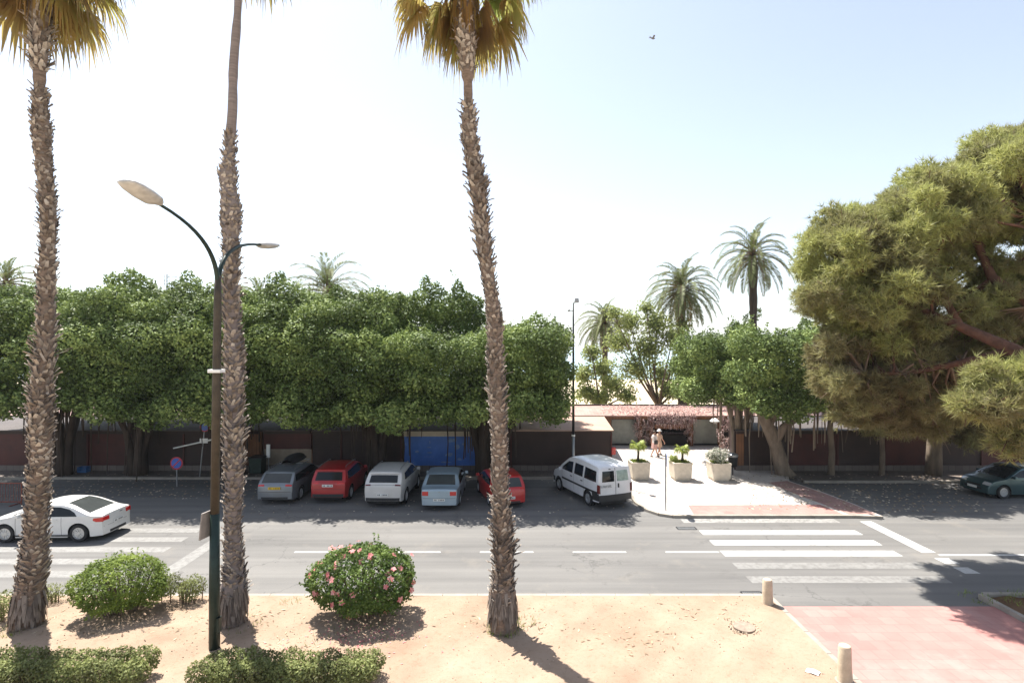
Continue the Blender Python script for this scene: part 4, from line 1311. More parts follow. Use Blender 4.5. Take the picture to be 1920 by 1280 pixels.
for a_, b_ in ((1147, 1196), (1300, 1346), (1060, 1130), (1400, 1480), (1490, 1580), (860, 960), (740, 850)):
    s = MB(); x0, x1 = pxX(a_, Ys), pxX(b_, Ys)
    s.box((x0 + x1) / 2, Ys, 1.13, x1 - x0, .05, 2.0)
    sh = part(s, 'shutter', M['shutter'])
    s = MB(); s.box((x0 + x1) / 2, Ys - .04, .19, x1 - x0, .07, .1); s.box((x0 + x1) / 2, Ys - .05, 2.06, x1 - x0, .12, .14)
    sb = part(s, 'shutter_rail', M['metal_black'])
for px in (1142, 1200, 1220, 1295, 1350, 1389, 970, 1050, 1485):
    s = MB(); s.box(pxX(px, 40.0), 40.0, 1.1, .26, .3, 2.2)
    part(s, 'pillar', M['wood'])
# doorway stall interior
s = MB(); s.box(pxX(1258, 41.2), 41.6, 1.15, 2.6, .1, 2.1); part(s, 'stall_back', M['dark'])
s = MB(); s.box(pxX(1258, 40.5), 40.4, .45, 2.0, .5, .75); s.box(pxX(1258, 40.4), 40.35, .86, 2.2, .62, .07); part(s, 'counter', M['dark'])
s = MB(); s.box(pxX(1258, 40.2), 39.95, 1.52, 2.5, .08, .34); part(s, 'awning_board', M['wood'])
s = MB(); rj = random.Random(4)
for i in range(22):
    s.box(pxX(1236 + i * 2.1, 40.3), 40.3 + rj.uniform(-.03, .03), .93 + rj.uniform(.0, .05), .1, .1, rj.uniform(.08, .26), taper=.8)
part(s, 'counter_clutter', plain('dim_goods', (.06, .045, .05), .6, var=.8, scale=9))
# bougainvillea garlands
def garland(label, blobs, seed, dens=130, hang=0):
    dens = int(dens * .6)
    rg = np.random.default_rng(seed)
    B = []
    for px, py, rp, Y in blobs:
        q = P(px, py, Y); r_ = rp / F * Y; B.append((q.x, q.y, q.z, r_, .22, r_))
    o = B[0]
    root = thing('flowering_creeper', label, 'creeper', (o[0], o[1], 0.1), 0, 'flowering creepers on the kiosk arcade')
    B = [(b[0] - o[0], b[1] - o[1], b[2] - .1, *b[3:]) for b in B]
    p_, n_ = blob_points(B, dens, rg, depth=.6, lump=.3, cull=.5, inside=.3)
    leaves('blossom', p_, n_, .11, .08, M['dryflower'], root, rg, spread=1.2, tintj=1.0)
    m = MB()
    for b in B:
        m.tube([(b[0] + .1, b[1] + .05, max(-.05, b[2] - b[5] * 1.2)), (b[0], b[1], b[2]), (b[0] - .08, b[1], b[2] + b[5])], [.03, .025, .015], 5)
    m.build('stems', M['twig'], root)
    if hang:
        V, T = [], []
        for i in range(hang):
            b = B[rg.integers(len(B))]
            x_, y_, z_ = b[0] + rg.normal() * b[3] * .8, b[1] - .1 + rg.normal() * .08, b[2] - b[5] * .4
            L = rg.uniform(.15, .5); t_ = rg.uniform(.3, 1)
            for k_ in range(7):
                c = np.array([x_, y_, z_ - L * k_ / 7]); w = norm(rg.normal(size=3)) * .04; t = norm(rg.normal(size=3)) * .035
                V.append([c - w, c - t, c + w, c + t]); T.append(np.clip(t_ + rg.normal() * .1, 0, 1))
        npmesh('hanging_blossom', np.array(V), 4, M['dryflower'], root, T)
garland('dry pink creeper falling over the shutter post beside the doorway', [(1194, 795, 9, 39.6), (1197, 812, 9, 39.6), (1205, 828, 9, 39.7), (1212, 800, 9, 39.7), (1214, 820, 9, 39.7), (1196, 782, 8, 39.5), (1200, 838, 7, 39.6)], 1, 190, 30)
garland('pink creeper hanging in tassels over the top of the doorway', [(1222, 784, 10, 39.4), (1238, 780, 10, 39.4), (1252, 782, 10, 39.4), (1268, 781, 10, 39.4), (1284, 783, 10, 39.4), (1298, 782, 9, 39.4), (1220, 800, 7, 39.6), (1292, 805, 7, 39.6), (1294, 822, 6, 39.6), (1290, 792, 8, 39.5), (1240, 790, 9, 39.3), (1258, 791, 9, 39.3), (1275, 791, 9, 39.3)], 2, 190, 170)
garland('brown-pink creeper on the post by the white lantern', [(1352, 785, 9, 38.0), (1360, 800, 9, 38.0), (1352, 815, 7, 38.0), (1365, 825, 8, 38.0), (1355, 835, 7, 38.0), (1368, 790, 9, 38.0), (1366, 850, 7, 38.0)], 3, 170, 50)
V, T = [], []
for i in range(1500):
    u = rg.random(); px = rg.normal(1255, 75) if u < .7 else rg.uniform(1130, 1480)
    if not 1125 < px < 1500: continue
    y_ = rg.uniform(39.5, 42.1); z_ = 2.37 + (y_ - 39.5) * .163 + rg.uniform(.0, .05)
    c = np.array([pxX(px, y_), y_, z_]); w = norm(rg.normal(size=3) * [1, 1, .4]) * .075; t = norm(rg.normal(size=3) * [1, 1, .4]) * .06
    V.append([c - w, c - t, c + w, c + t]); T.append(np.clip(rg.normal(.62, .2), 0, 1))
tag(npmesh('fallen_blossom', np.array(V), 4, M['dryflower'], None, T), 'dry pink blossom littering the tiled roof', 'blossom', kind='stuff')
# white lantern on a bracket
q = P(1340, 790, 37.5)
t = thing('wall_lantern', 'white street lantern on the creeper-covered post', 'lantern', (q.x, 37.5, 0.1))
MB().tube([(.55, .5, 0), (.55, .5, q.z - .1), (.3, .2, q.z + .05), (.05, 0, q.z + .05)], .035, 8).build('post', M['wood'], t)
MB().lathe([(0, 0), (.30, 0), (.32, .06), (.18, .2), (.05, .26), (0, .26)], 16, (0, 0, q.z - .12)).build('shade', M['white'], t)
MB().lathe([(0, -.12), (.09, -.12), (.12, 0), (0, 0)], 12, (0, 0, q.z - .12)).build('bulb_cover', M['lamp_head'], t)

# ------------------------------------------------------------------ terraces and stalls in front (face at Y = 32)
FY = 32.0
def terrace(label, px0, px1, roof_mat, panels, top=2.42, back=39.3, name='terrace_stall', fy=FY, overhang=.25, xb0=None, xb1=None):
    """panels: (px0, px1, z0, z1, material, depth behind the face, part name)"""
    x0, x1 = pxX(px0, fy), pxX(px1, fy)
    xb0 = x0 if xb0 is None else xb0; xb1 = x1 if xb1 is None else xb1
    root = thing(name, label, 'stall', ((x0 + x1) / 2, fy, 0.12), 0, 'enclosed terrace stalls facing the street')
    m = MB()
    a = [(x0 - .1, fy - overhang), (x1 + .1, fy - overhang), (xb1 + .1, back), (xb0 - .1, back)]
    m.add([(*p, top + .0) for p in a[:2]] + [(*p, 2.26) for p in a[2:]] + [(*p, top + .06) for p in a[:2]] + [(*p, 2.32) for p in a[2:]],
          [(3, 2, 1, 0), (4, 5, 6, 7), (0, 1, 5, 4), (1, 2, 6, 5), (2, 3, 7, 6), (3, 0, 4, 7)])
    part(m, 'roof', roof_mat, root)
    m = MB(); m.box((x0 + x1) / 2, fy - .0, .26, x1 - x0, .16, .3); part(m, 'plinth', M['pave'], root)
    for s_, xa, xb in ((0, x0, xb0), (1, x1, xb1)):
        m = MB()
        th = .06
        m.add([(xa - th, fy + .1, .12), (xa + th, fy + .1, .12), (xb + th, back - .1, .12), (xb - th, back - .1, .12), (xa - th, fy + .1, top - .02), (xa + th, fy + .1, top - .02), (xb + th, back - .1, 2.24), (xb - th, back - .1, 2.24)],
              [(3, 2, 1, 0), (4, 5, 6, 7), (0, 1, 5, 4), (1, 2, 6, 5), (2, 3, 7, 6), (3, 0, 4, 7)])
        part(m, 'side_wall', M['wood'] if s_ else M['blind_brown'], root)
    for p in panels:
        m = MB(); a_, b_ = pxX(p[0], fy), pxX(p[1], fy)
        m.box((a_ + b_) / 2, fy + p[5], (p[2] + p[3]) / 2, b_ - a_ - .02, .05, p[3] - p[2])
        part(m, p[6], p[4], root)
        if p[6] == 'blind':
            m = MB(); m.box(b_, fy - .02, (p[2] + p[3]) / 2 , .09, .09, p[3] - p[2]); part(m, 'post', M['blind_red'], root)
    m = MB(); m.box((x0 + x1) / 2, fy - .03, top - .1, x1 - x0, .12, .16); part(m, 'lintel', M['blind_brown'], root)
    return root
Bp = lambda a, b, m='blind_brown', z0_=.41, z1_=2.33, d=0.03: (a, b, z0_, z1_, M[m], d, 'blind')
terrace('long terrace with red-brown blinds under the left hedge, orange wooden end', -330, 487, M['roof_grey'],
        [Bp(-330, -200, 'blind_red'), Bp(-200, -60, 'blind_red'), Bp(-60, 60, 'blind_red'), Bp(60, 165), Bp(165, 265, 'blind_red'), Bp(265, 345), Bp(345, 452), (452, 472, .41, 2.33, M['wood'], .0, 'wood_panel'), (472, 487, .41, 2.33, M['wood'], -.03, 'wood_panel')], xb1=-16.0)
terrace('open-fronted stall with a dark red blind over a beige counter wall, behind the estate car', 494, 583, M['roof_grey'],
        [Bp(494, 583, 'blind_red', 1.35, 2.33), (494, 583, .41, 1.33, M['beige'], .12, 'counter_wall')], xb0=-15.8, xb1=-12.2)
terrace('brown slatted stall front behind the red and white parked cars', 586, 752, M['roof_grey'], [Bp(586, 640), Bp(640, 700), Bp(700, 752)], xb0=-12.0, xb1=-7)
# blue panel stall
bs = terrace('stall front with a big faded blue panel in a cream frame', 757, 905, M['roof_grey'],
        [(757, 891, .35, 2.10, M['dark'], .06, 'backing'), (757, 903, 2.11, 2.40, M['cream'], -.13, 'frame'), (891, 903, .3, 2.10, M['cream'], -.13, 'frame')], xb0=-6.8, xb1=-1)
def blue_mat():
    m, nt, b = new_mat("faded_blue_panel")
    n = noise(nt, 1.6, 6, 0.7)
    r = ramp(nt, [(0.35, (0.045, 0.14, 0.46)), (0.6, (0.065, 0.19, 0.58)), (0.75, (0.17, 0.32, 0.62))])
    nt.links.new(n.outputs[0], r.inputs[0]); nt.links.new(r.outputs[0], b.inputs['Base Color'])
    b.inputs['Roughness'].default_value = .35
    return m
m = MB(); a_, b_ = pxX(757, FY), pxX(891, FY); m.box((a_ + b_) / 2, FY - .02, 1.22, b_ - a_ - .03, .05, 1.74)
bluemb = m
# faded print on the panel: pale lettering and worn patches
M['fade'] = plain('faded_print', (0.16, 0.27, 0.50), .5, var=.4, scale=6)
m = MB(); rp = random.Random(8)
for px, py, w_, h_ in ((848, 825, 22, 9), (857, 838, 12, 14), (842, 852, 16, 9), (870, 832, 8, 5), (836, 866, 22, 3), (838, 872, 16, 2.5), (806, 848, 14, 3), (805, 838, 12, 2), (806, 829, 3, 6), (782, 846, 10, 6), (862, 860, 10, 6), (876, 874, 9, 4)):
    q = P(px, py, FY - .05)
    n_ = 9
    poly = []
    for i in range(n_):
        a = 2 * PI * i / n_; k_ = rp.uniform(.6, 1.1)
        poly.append((q.x + w_ / 2 / F * FY * math.cos(a) * k_, FY - .052, q.z + h_ / 2 / F * FY * math.sin(a) * k_))
    m.add(poly, [tuple(range(n_))])
for row, (px0, py, n_, s_) in enumerate(((828, 879, 9, 3.2), (796, 856, 7, 2.4))):
    for i in range(n_):
        q = P(px0 + i * s_ * 1.15, py, FY - .05); h_ = s_ / F * FY
        m.box(q.x, FY - .05, q.z, h_ * .22, .006, h_)
        if i % 2: m.box(q.x + h_ * .3, FY - .05, q.z + h_ * .35 * (1 if i % 3 else -1), h_ * .5, .006, h_ * .2)
off = bs.location
for q_ in (m, bluemb): q_.v = [(p[0] - off.x, p[1] - off.y, p[2] - off.z) for p in q_.v]
build_multi('blue_panel', [(bluemb, blue_mat()), (m, M['fade'])], bs)
terrace('narrow dark stall front left of the brown kiosk, behind the leaning palm', 908, 958, M['roof_grey'], [Bp(908, 958)], xb0=-.9, xb1=.2)
terrace('brown kiosk with plain tan awning roof behind the white van', 961, 1146, M['roof_canvas'],
        [Bp(961, 1075, 'blind_brown'), Bp(1075, 1146, 'blind_brown')], xb0=.4, xb1=6.5)
terrace('long dark terrace with brown blinds under the pine, orange-brown end post', 1380, 2250, M['roof_grey'],
        [(1380, 1394, .41, 2.33, M['wood'], -.03, 'wood_panel'), Bp(1394, 1480), Bp(1480, 1570, 'blind_red'), Bp(1570, 1660), Bp(1660, 1750, 'blind_red'), Bp(1750, 1840), Bp(1840, 1930, 'blind_red'), Bp(1930, 2030), Bp(2030, 2140), Bp(2140, 2250)], xb0=15.5)
# small things by the stalls
q = G(492, 892, .12)
t = thing('menu_board', 'narrow white upright board at the corner of the orange wooden wall', 'sign board', (q.x, 31.3, .12))
MB().box(0, 0, 1.25, .2, .08, .75).build('panel', M['white'], t); MB().tube([(0, .03, 0), (0, .03, .9)], .02, 8).build('post', M['metal_grey'], t)
t = thing('rubbish_container', 'dark green wheeled rubbish container beside the grey-blue estate car', 'bin', (G(474, 893, .12).x, 31.0, .12))
MB().box(0, 0, .52, .66, .6, .82, taper=1.12).build('body', M['metal_dark'], t, bevel=.03)
m = MB(); m.box(0, 0, .97, .8, .74, .07); m.box(0, .33, .99, .6, .08, .06); m.build('lid', M['metal_black'], t, bevel=.02)
for s_ in (-1, 1):
    MB().lathe([(0, -.03), (.1, -.03), (.1, .03), (0, .03)], 14, (s_ * .28, .2, .10), Matrix.Rotation(R(90), 3, 'Y')).build('wheel', M['rubber'], t)
blue = plain('blue_plastic', (.03, .12, .30), .5)
t = thing('crate', 'small blue plastic crate at the foot of the left terrace', 'crate', (G(160, 884, .12).x, 31.5, .12))
m = MB(); m.box(0, 0, .04, .5, .35, .06)
for i in range(3):
    for s_ in (-1, 1):
        m.box(0, s_ * .17, .11 + i * .09, .5, .02, .05); m.box(s_ * .24, 0, .11 + i * .09, .02, .32, .05)
for s_ in (-1, 1):
    for u_ in (-1, 1): m.box(s_ * .235, u_ * .162, .18, .035, .035, .28)
m.build('basket', blue, t)
red = plain('red_plastic', (.55, .03, .03), .4)
t = thing('fire_extinguisher_box', 'small red box fixed at the right corner of the brown kiosk', 'box', (pxX(1149, 32.2), 32.0, 1.25))
MB().box(0, 0, 0, .24, .2, .42).build('casing', red, t, bevel=.02)
MB().box(0, -.105, 0, .18, .012, .34).build('door', M['red_lens'], t)
q = G(1374, 896, .1)
t = thing('litter_bin', 'dark litter bin with a silver rim on a post by the white-flowered planter', 'bin', (pxX(1374, 30.8), 30.8, .1))
MB().lathe([(0, .5), (.2, .5), (.24, .55), (.26, 1.12), (0, 1.12)], 20).build('bucket', M['metal_black'], t, smooth=True, autos=40)
MB().lathe([(.262, 1.05), (.29, 1.10), (.28, 1.17), (.2, 1.24), (0, 1.27)], 20).build('rim', M['metal_grey'], t, smooth=True, autos=40)
MB().tube([(0, .02, 0), (0, .02, .55)], .035, 10).build('post', M['metal_black'], t)
# leaning signs and pole on the left
def disc(r_, th, o, rx=90):
    m = MB(); m.lathe([(0, -th / 2), (r_, -th / 2), (r_, th / 2), (0, th / 2)], 28, o, Matrix.Rotation(R(rx), 3, 'X')); return m
g = G(331, 912, .0)
t = thing('no_parking_sign', 'round blue and red sign low on a short post in front of a hedge trunk', 'road sign', (g.x, g.y, 0))
MB().tube([(0, .03, 0), (0, .03, 1.3)], .03, 8).build('post', M['metal_grey'], t)
bluep = plain('sign_blue', (.03, .11, .45), .35); redp = plain('sign_red', (.45, .03, .05), .35)
zc = CAM_H - (868 - HOR) / F * g.y
disc(.33, .02, (0, 0, zc)).build('ring', redp, t); disc(.26, .02, (0, -.014, zc)).build('face', bluep, t)
MB().box(0, -.028, zc, .06, .006, .54, M=Matrix.Translation((0, 0, zc)) @ Matrix.Rotation(R(45), 4, 'Y') @ Matrix.Translation((0, 0, -zc))).build('bar', redp, t)
g = G(374, 893, .12)
t = thing('parking_sign', 'leaning grey sign post with a white plate under a purple-blue round sign', 'road sign', (g.x, g.y, .12))
top_ = P(384, 800, g.y)
MB().tube([(0, .03, 0), (top_.x - g.x, .03, top_.z + .1)], .03, 8).build('post', M['metal_grey'], t)
pl_ = P(382, 826, g.y); MB().box(pl_.x - g.x, 0, pl_.z - .12, .44, .02, .26).build('plate', M['white'], t)
disc(.27, .02, (top_.x - g.x, 0, top_.z - .12)).build('ring', redp, t); disc(.21, .02, (top_.x - g.x, -.014, top_.z - .12)).build('face', bluep, t)
g = G(437, 893, .12)
a_, b_ = P(325, 840, g.y), P(437, 815, g.y)
t = thing('barrier_arm', 'slanting white pole held by a post hidden behind the slim palm', 'barrier', (g.x, g.y, .12))
MB().box(0, .06, 1.15, .14, .12, 2.3).build('post', M['metal_grey'], t)
MB().tube([(a_.x - g.x, 0, a_.z - .12), (.1, 0, b_.z - .1)], [.035, .05], 8).build('arm', M['white'], t)
g = G(20, 946, 0)
t = thing('crowd_barrier', 'rust-red metal pedestrian barrier behind the white coupe', 'barrier', (g.x, g.y, 0))
rust = plain('rust_red_metal', (.22, .06, .035), .7, var=.4, scale=8)
m = MB()
for z_ in (.14, 1.0): m.tube([(-1.1, 0, z_), (.5, 0, z_)], .028, 8)
for x_ in (-1.1, .5): m.tube([(x_, 0, .02), (x_, 0, 1.03)], .028, 8)
m.build('frame', rust, t)
m = MB()
for i in range(1, 13): m.tube([(-1.1 + i * 1.6 / 13, 0, .15), (-1.1 + i * 1.6 / 13, 0, .99)], .011, 6)
m.build('bars', rust, t)
for x_ in (-.8, .2):
    MB().box(x_, 0, .02, .05, .6, .03).build('foot', rust, t)
# sign post on the plaza corner (seen nearly edge-on)
g = G(1250, 957, .1)
t = thing('edge_on_sign', 'thin grey post with a blue-grey round sign seen edge-on at the plaza corner', 'road sign', (g.x, g.y, .11), R(74))
zt = CAM_H - (850 - HOR) / F * g.y - .1
MB().tube([(0, .04, -.05), (0, .04, zt)], .035, 10).build('post', M['metal_grey'], t)
disc(.31, .015, (0, 0, zt - .27)).build('face', bluep, t); disc(.31, .012, (0, .018, zt - .27)).build('back', M['metal_grey'], t)

# ------------------------------------------------------------------ bollards
def bollard(label, px, py, h):
    g = G(px, py, .05)
    t = thing('bollard', label, 'bollard', (g.x, g.y, .0), 0, 'concrete bollards at the pink path')
    MB().lathe([(0, 0), (.165, 0), (.16, .03), (.135, h * .5), (.125, h - .05), (.11, h - .015), (.07, h + .005), (0, h + .01)], 28).build('shaft', M['concrete'], t, smooth=True, autos=40)
    MB().lathe([(.168, -.01), (.20, -.01), (.19, .05 + (.1 if px > 1500 else .0)), (.168, .055 + (.1 if px > 1500 else .0))], 20).build('collar', M['kerb'], t)
bollard('tapered concrete bollard at the road kerb by the crossing', 1439, 1136, .82)
bollard('nearer tapered concrete bollard at the frame bottom beside the pink path', 1584, 1284, .92)

# ------------------------------------------------------------------ planters
def planter(label, px, py, kind, seed, w=1.02):
    g = G(px, py, .11)
    t = thing('planter', label, 'planter', (g.x, g.y + w / 2, .11), R(2), 'square concrete planters across the plaza')
    h = .95
    m = MB()
    m.box(0, 0, .06, w * .8, w * .8, .12)
    m.box(0, 0, .12 + (h - .2) / 2, w * .9, w * .9, h - .2, taper=1.08)
    for s_ in (-1, 1):
        m.box(s_ * w * .46, 0, h - .03, w * .08, w, .1); m.box(0, s_ * w * .46, h - .03, w * .84, w * .08, .1)
    m.build('box', M['planter'], t, bevel=.012)
    MB().box(0, 0, h - .06, w * .83, w * .83, .06).build('soil', M['soil'], t)
    rg = np.random.default_rng(seed)
    V, T = [], []
    for i in range(420):
        b = np.array([rg.uniform(-.46, .46) * w * .86, rg.uniform(-.46, .46) * w * .86, h - .03]); ww = norm(np.append(rg.normal(size=2), 0)) * .014
        e = b + np.append(rg.normal(size=2) * .07, rg.uniform(.06, .17))
        V.append([b - ww, b + ww, e + ww * .2, e - ww * .2]); T.append(rg.uniform(.1, .9))
    npmesh('grass', np.array(V), 4, M['bush'], t, T)
    return t, h, g, w, rg
def planter_palm(label, px, base, hgt, cr, seed, multi=False):
    p, h, g, w, rg = base
    loc = (g.x + (px), g.y + w / 2, .11 + h - .06)
    t = thing('small_palm', label, 'palm', loc, 0, 'small palms growing in the planters')
    VV, TT = [], []
    stem = MB()
    MB().tube([(0, 0, -.02), (.02, 0, hgt * .5), (0, 0, hgt)], [.075, .06, .055], 9).build('trunk', M['darkbark'], t)
    for i in range(11):
        az = 2.4 * i; tt = i / 10
        fan_frond((0, 0, hgt), az, .9 - 1.0 * tt, .22 * cr, .34 * cr, rg, VV, TT, .8 + .2 * rg.random(), stem, .7)
    npmesh('fronds', np.array(VV), 4, M['youngfrond'], t, TT)
    stem.build('frond_stems', M['youngstem'], t)
M['youngfrond'] = leafmat("young_palm_fronds", [(0, (.22, .26, .06)), (1, (.36, .42, .08))], .4, .5)
M['youngstem'] = plain('young_palm_stems', (.2, .26, .08), .6)
b1 = planter('square concrete planter nearest the white van with a single small palm', 1202, 901, 0, 201)
planter_palm('small yellow-green fan palm in the planter nearest the van', -.05, b1, .95, 1.0, 1)
b2 = planter('square concrete planter in the middle of the three with a small palm', 1281, 902, 0, 202)
planter_palm('small sparse fan palm in the middle planter', .1, b2, .75, .95, 2)
planter_palm('tiny low palm left in the middle planter', -.36, b2, .3, .5, 3)
b3 = planter('square concrete planter by the litter bin with a silvery shrub', 1354, 903, 0, 203, 1.02)
p, h, g, w, rg = b3
t = thing('silver_shrub', 'pale silvery flowering shrub in the planter by the litter bin', 'shrub', (g.x, g.y + w / 2, .11 + h - .06))
M['silver'] = leafmat("silver_leaves", [(0, (.07, .09, .05)), (.5, (.2, .24, .16)), (1, (.66, .64, .56))], .3, .6)
p_, n_ = blob_points([(rg.normal() * .3, rg.normal() * .2, .35 + rg.uniform(-.1, .3), .3, .28, .28) for _ in range(12)], 260, rg, depth=.5, cull=.6, inside=.3)
leaves('foliage', p_, n_, .09, .05, M['silver'], t, rg, tintj=1.4)
m = MB()
for i in range(10): m.tube([(rg.normal() * .1, rg.normal() * .1, 0), (rg.normal() * .3, rg.normal() * .2, .5)], [.02, .008], 5)
m.build('stems', M['twig'], t)
t = thing('aloe_shrub', 'dark spiky shrub clump standing behind the silvery shrub', 'shrub', (g.x + .35, g.y + 1.6, .11))
VV = []
for i in range(60):
    a = rg.uniform(0, 2 * PI); o = np.array([math.cos(a), math.sin(a), 0]); s_ = np.array([-math.sin(a), math.cos(a), 0]) * .03
    e_ = rg.uniform(.4, 1.3); p1 = o * .25 + np.array([0, 0, .5 * e_]); p2 = o * rg.uniform(.35, .6) + np.array([0, 0, .95 * e_])
    VV += [[-s_, s_, p1 + s_, p1 - s_], [p1 - s_, p1 + s_, p2 + s_ * .1, p2 - s_ * .1]]
npmesh('leaves', np.array(VV, dtype=float), 4, M['ficus'], t, rg.uniform(0, .7, len(VV)))
MB().lathe([(0, -.02), (.1, -.02), (.07, .2), (0, .22)], 10).build('stump', M['darkbark'], t)

# ------------------------------------------------------------------ street lamps
t = thing('street_lamp', 'tall dark green street lamp with two arms beside the slim palm', 'street lamp', (G(402, 1220).x, F * CAM_H / (1220 - HOR), 0.1))
LY, LX = t.location.y, t.location.x
zt = 8.9
MB().tube([(0, 0, -.05), (.0, 0, 1.4), (.01, 0, 3.2)], [.125, .12, .105], 16).build('lower_pole', M['metal_dark'], t, smooth=True)
MB().tube([(.01, 0, 3.2), (.05, 0, 6.3), (.08, 0, zt - .5), (.085, 0, zt)], [.10, .095, .085, .07], 16).build('pole', M['metal_brown'], t, smooth=True)
MB().box(0.05, 0, 6.62, .30, .26, .08).build('band', M['white'], t, bevel=.01)
MB().box(.12, -.02, .55, .06, .14, .35).build('hatch', M['metal_dark'], t, bevel=.005)
m = MB(); m.box(0, 0, 0, .38, .035, .64)
pn = m.build('side_panel', plain('weathered_panel', (.27, .24, .22), .7, var=.2), t, bevel=.005)
pn.location = (-.17, -.05, 2.95); pn.rotation_euler = (R(6), 0, R(80))
def arm(dy, name_lab):
    h1 = Vector((.085, 0, zt - .3))
    pts = []
    for s_ in np.linspace(0, 1, 14):
        a = s_ * R(72)
        yy = dy * (1.9 * (1 - math.cos(a)) / (1 - math.cos(R(72))) * .62 + .0 + 1.0 * s_ ** 3)
        zz = zt - .3 + 1.45 * math.sin(a) / math.sin(R(72))
        pts.append((.085 + .0 * s_, yy, zz))
    MB().tube(pts, [.06 - .028 * s_ for s_ in np.linspace(0, 1, 14)], 10).build('arm', M['metal_dark'], t, smooth=True)
    e = Vector(pts[-1]); d = (e - Vector(pts[-3])).normalized()
    # head: flattened cobra lantern
    sh = MB(); L = .86
    ring = []
    prof = [(0, .06, .05), (.08, .13, .08), (.22, .21, .11), (.5, .235, .12), (.8, .22, .10), (.98, .17, .06), (1.02, .10, .03), (1.025, .002, .001)]
    up = Vector((1, 0, 0)).cross(d); up = up if up.z > 0 else -up
    rows = []
    for s_, w_, h_ in prof:
        c = e + d * s_
        rows.append([c + Vector((1, 0, 0)) * w_ * math.cos(a) + up * (h_ * math.sin(a)) for a in np.linspace(0, PI, 13)])
    sh.grid(rows)
    rows2 = [[c for c in (r0[0], r0[-1])] for r0 in rows]
    hd = sh.build('head', M['lamp_shell'], t, smooth=True)
    lo = MB(); rows = []
    for s_, w_, h_ in prof:
        c = e + d * s_
        rows.append([c + Vector((1, 0, 0)) * w_ * math.cos(a) * .99 - up * (h_ * (.9 if s_ > .15 else .5) * math.sin(a)) for a in np.linspace(0, PI, 13)])
    lo.grid(rows)
    lo.build('lamp_cover', M['lamp_head'], hd, smooth=True)
arm(-1, 'near'); arm(1, 'far')
# black street light beyond
gx = pxX(1075, 30.9)
t = thing('street_light', 'slender black street light with a small lantern, in front of the brown kiosk', 'street lamp', (gx, 30.9, .12))
ht = CAM_H - (572 - HOR) / F * 30.9
MB().tube([(0, 0, 0), (0, 0, 2.15)], [.09, .085], 12).build('lower_pole', M['metal_grey'], t, smooth=True)
MB().lathe([(0, 2.15), (.1, 2.15), (.1, 2.25), (0, 2.25)], 12).build('collar', M['white'], t)
MB().tube([(0, 0, 2.25), (0, 0, 6), (.0, 0, ht)], [.075, .06, .045], 12).build('pole', M['metal_black'], t, smooth=True)
MB().tube([(0, 0, ht - .1), (.06, -.1, ht + .1), (.12, -.3, ht + .15)], .03, 8).build('arm', M['metal_black'], t)
m = MB(); m.box(.14, -.35, ht + .12, .26, .34, .26, taper=.8); m.build('lantern', M['lamp_shell'], t, bevel=.03)
MB().tube([(0, 0, ht - .45), (-.2, 0, ht - .42)], .02, 6).build('bracket', M['metal_black'], t)
MB().lathe([(0, -.07), (.07, -.05), (.08, .04), (0, .08)], 12, (-.25, 0, ht - .42)).build('spotlight', M['metal_grey'], t)

# pylon far away
q = P(313, 514, 170)
t = thing('power_pylon', 'distant lattice pole with a crossbar above the hedge', 'pylon', (q.x, 170, -1.6))
m = MB(); H_ = q.z + 1.6
for sx in (-1, 1):
    for sy in (-1, 1):
        m.tube([(sx * 1.3, sy * 1.3, 0), (sx * .4, sy * .4, H_)], [.13, .09], 5)
for i in range(12):
    z0_, z1_ = H_ * i / 12, H_ * (i + 1) / 12; a0 = 1.3 - .9 * i / 12; a1 = 1.3 - .9 * (i + 1) / 12
    s_ = 1 if i % 2 else -1
    m.tube([(-a0 * s_, -a0, z0_), (a1 * s_, -a1, z1_)], .06, 4); m.tube([(-a0 * s_, a0, z0_), (a1 * s_, a1, z1_)], .06, 4)
m.build('mast', M['metal_grey'], t)
m = MB(); m.tube([(-1.5, 0, H_ - .6), (4.5, 0, H_ - .9)], .12, 5); m.tube([(0, 0, H_), (4, 0, H_ - .9)], .05, 4)
m.build('crossbar', M['metal_grey'], t)

# bird
q = P(1224, 73, 42)
t = thing('bird', 'small grey bird in flight against the sky', 'bird', q, R(20))
gb = plain('grey_feathers', (.16, .15, .15), .8)
MB().tube([(-.22, 0, .02), (-.12, 0, .03), (0, 0, 0), (.12, 0, .02), (.17, 0, .05), (.21, 0, .05)], [.012, .045, .06, .045, .03, .008], 10).build('body', gb, t, smooth=True)
for s_ in (-1, 1):
    m = MB()
    th = .006
    A = [(.08, s_ * .03, .03), (-.08, s_ * .03, .03), (-.05, s_ * .18, .17), (.10, s_ * .17, .18), (-.12, s_ * .30, .34 if s_ > 0 else .12), (-.02, s_ * .29, .33 if s_ > 0 else .13)]
    for dz in (0,):
        m.add([(x, y, z) for x, y, z in A] + [(x, y, z - .012) for x, y, z in A], [(0, 1, 2, 3), (3, 2, 4, 5), (9, 8, 7, 6), (11, 10, 8, 9), (1, 0, 6, 7), (0, 3, 9, 6), (3, 5, 11, 9), (5, 4, 10, 11), (4, 2, 8, 10), (2, 1, 7, 8)])
    m.build('wing', gb, t)
m = MB(); m.box(-.27, 0, .02, .14, .09, .015, taper=.9); m.build('tail', gb, t)

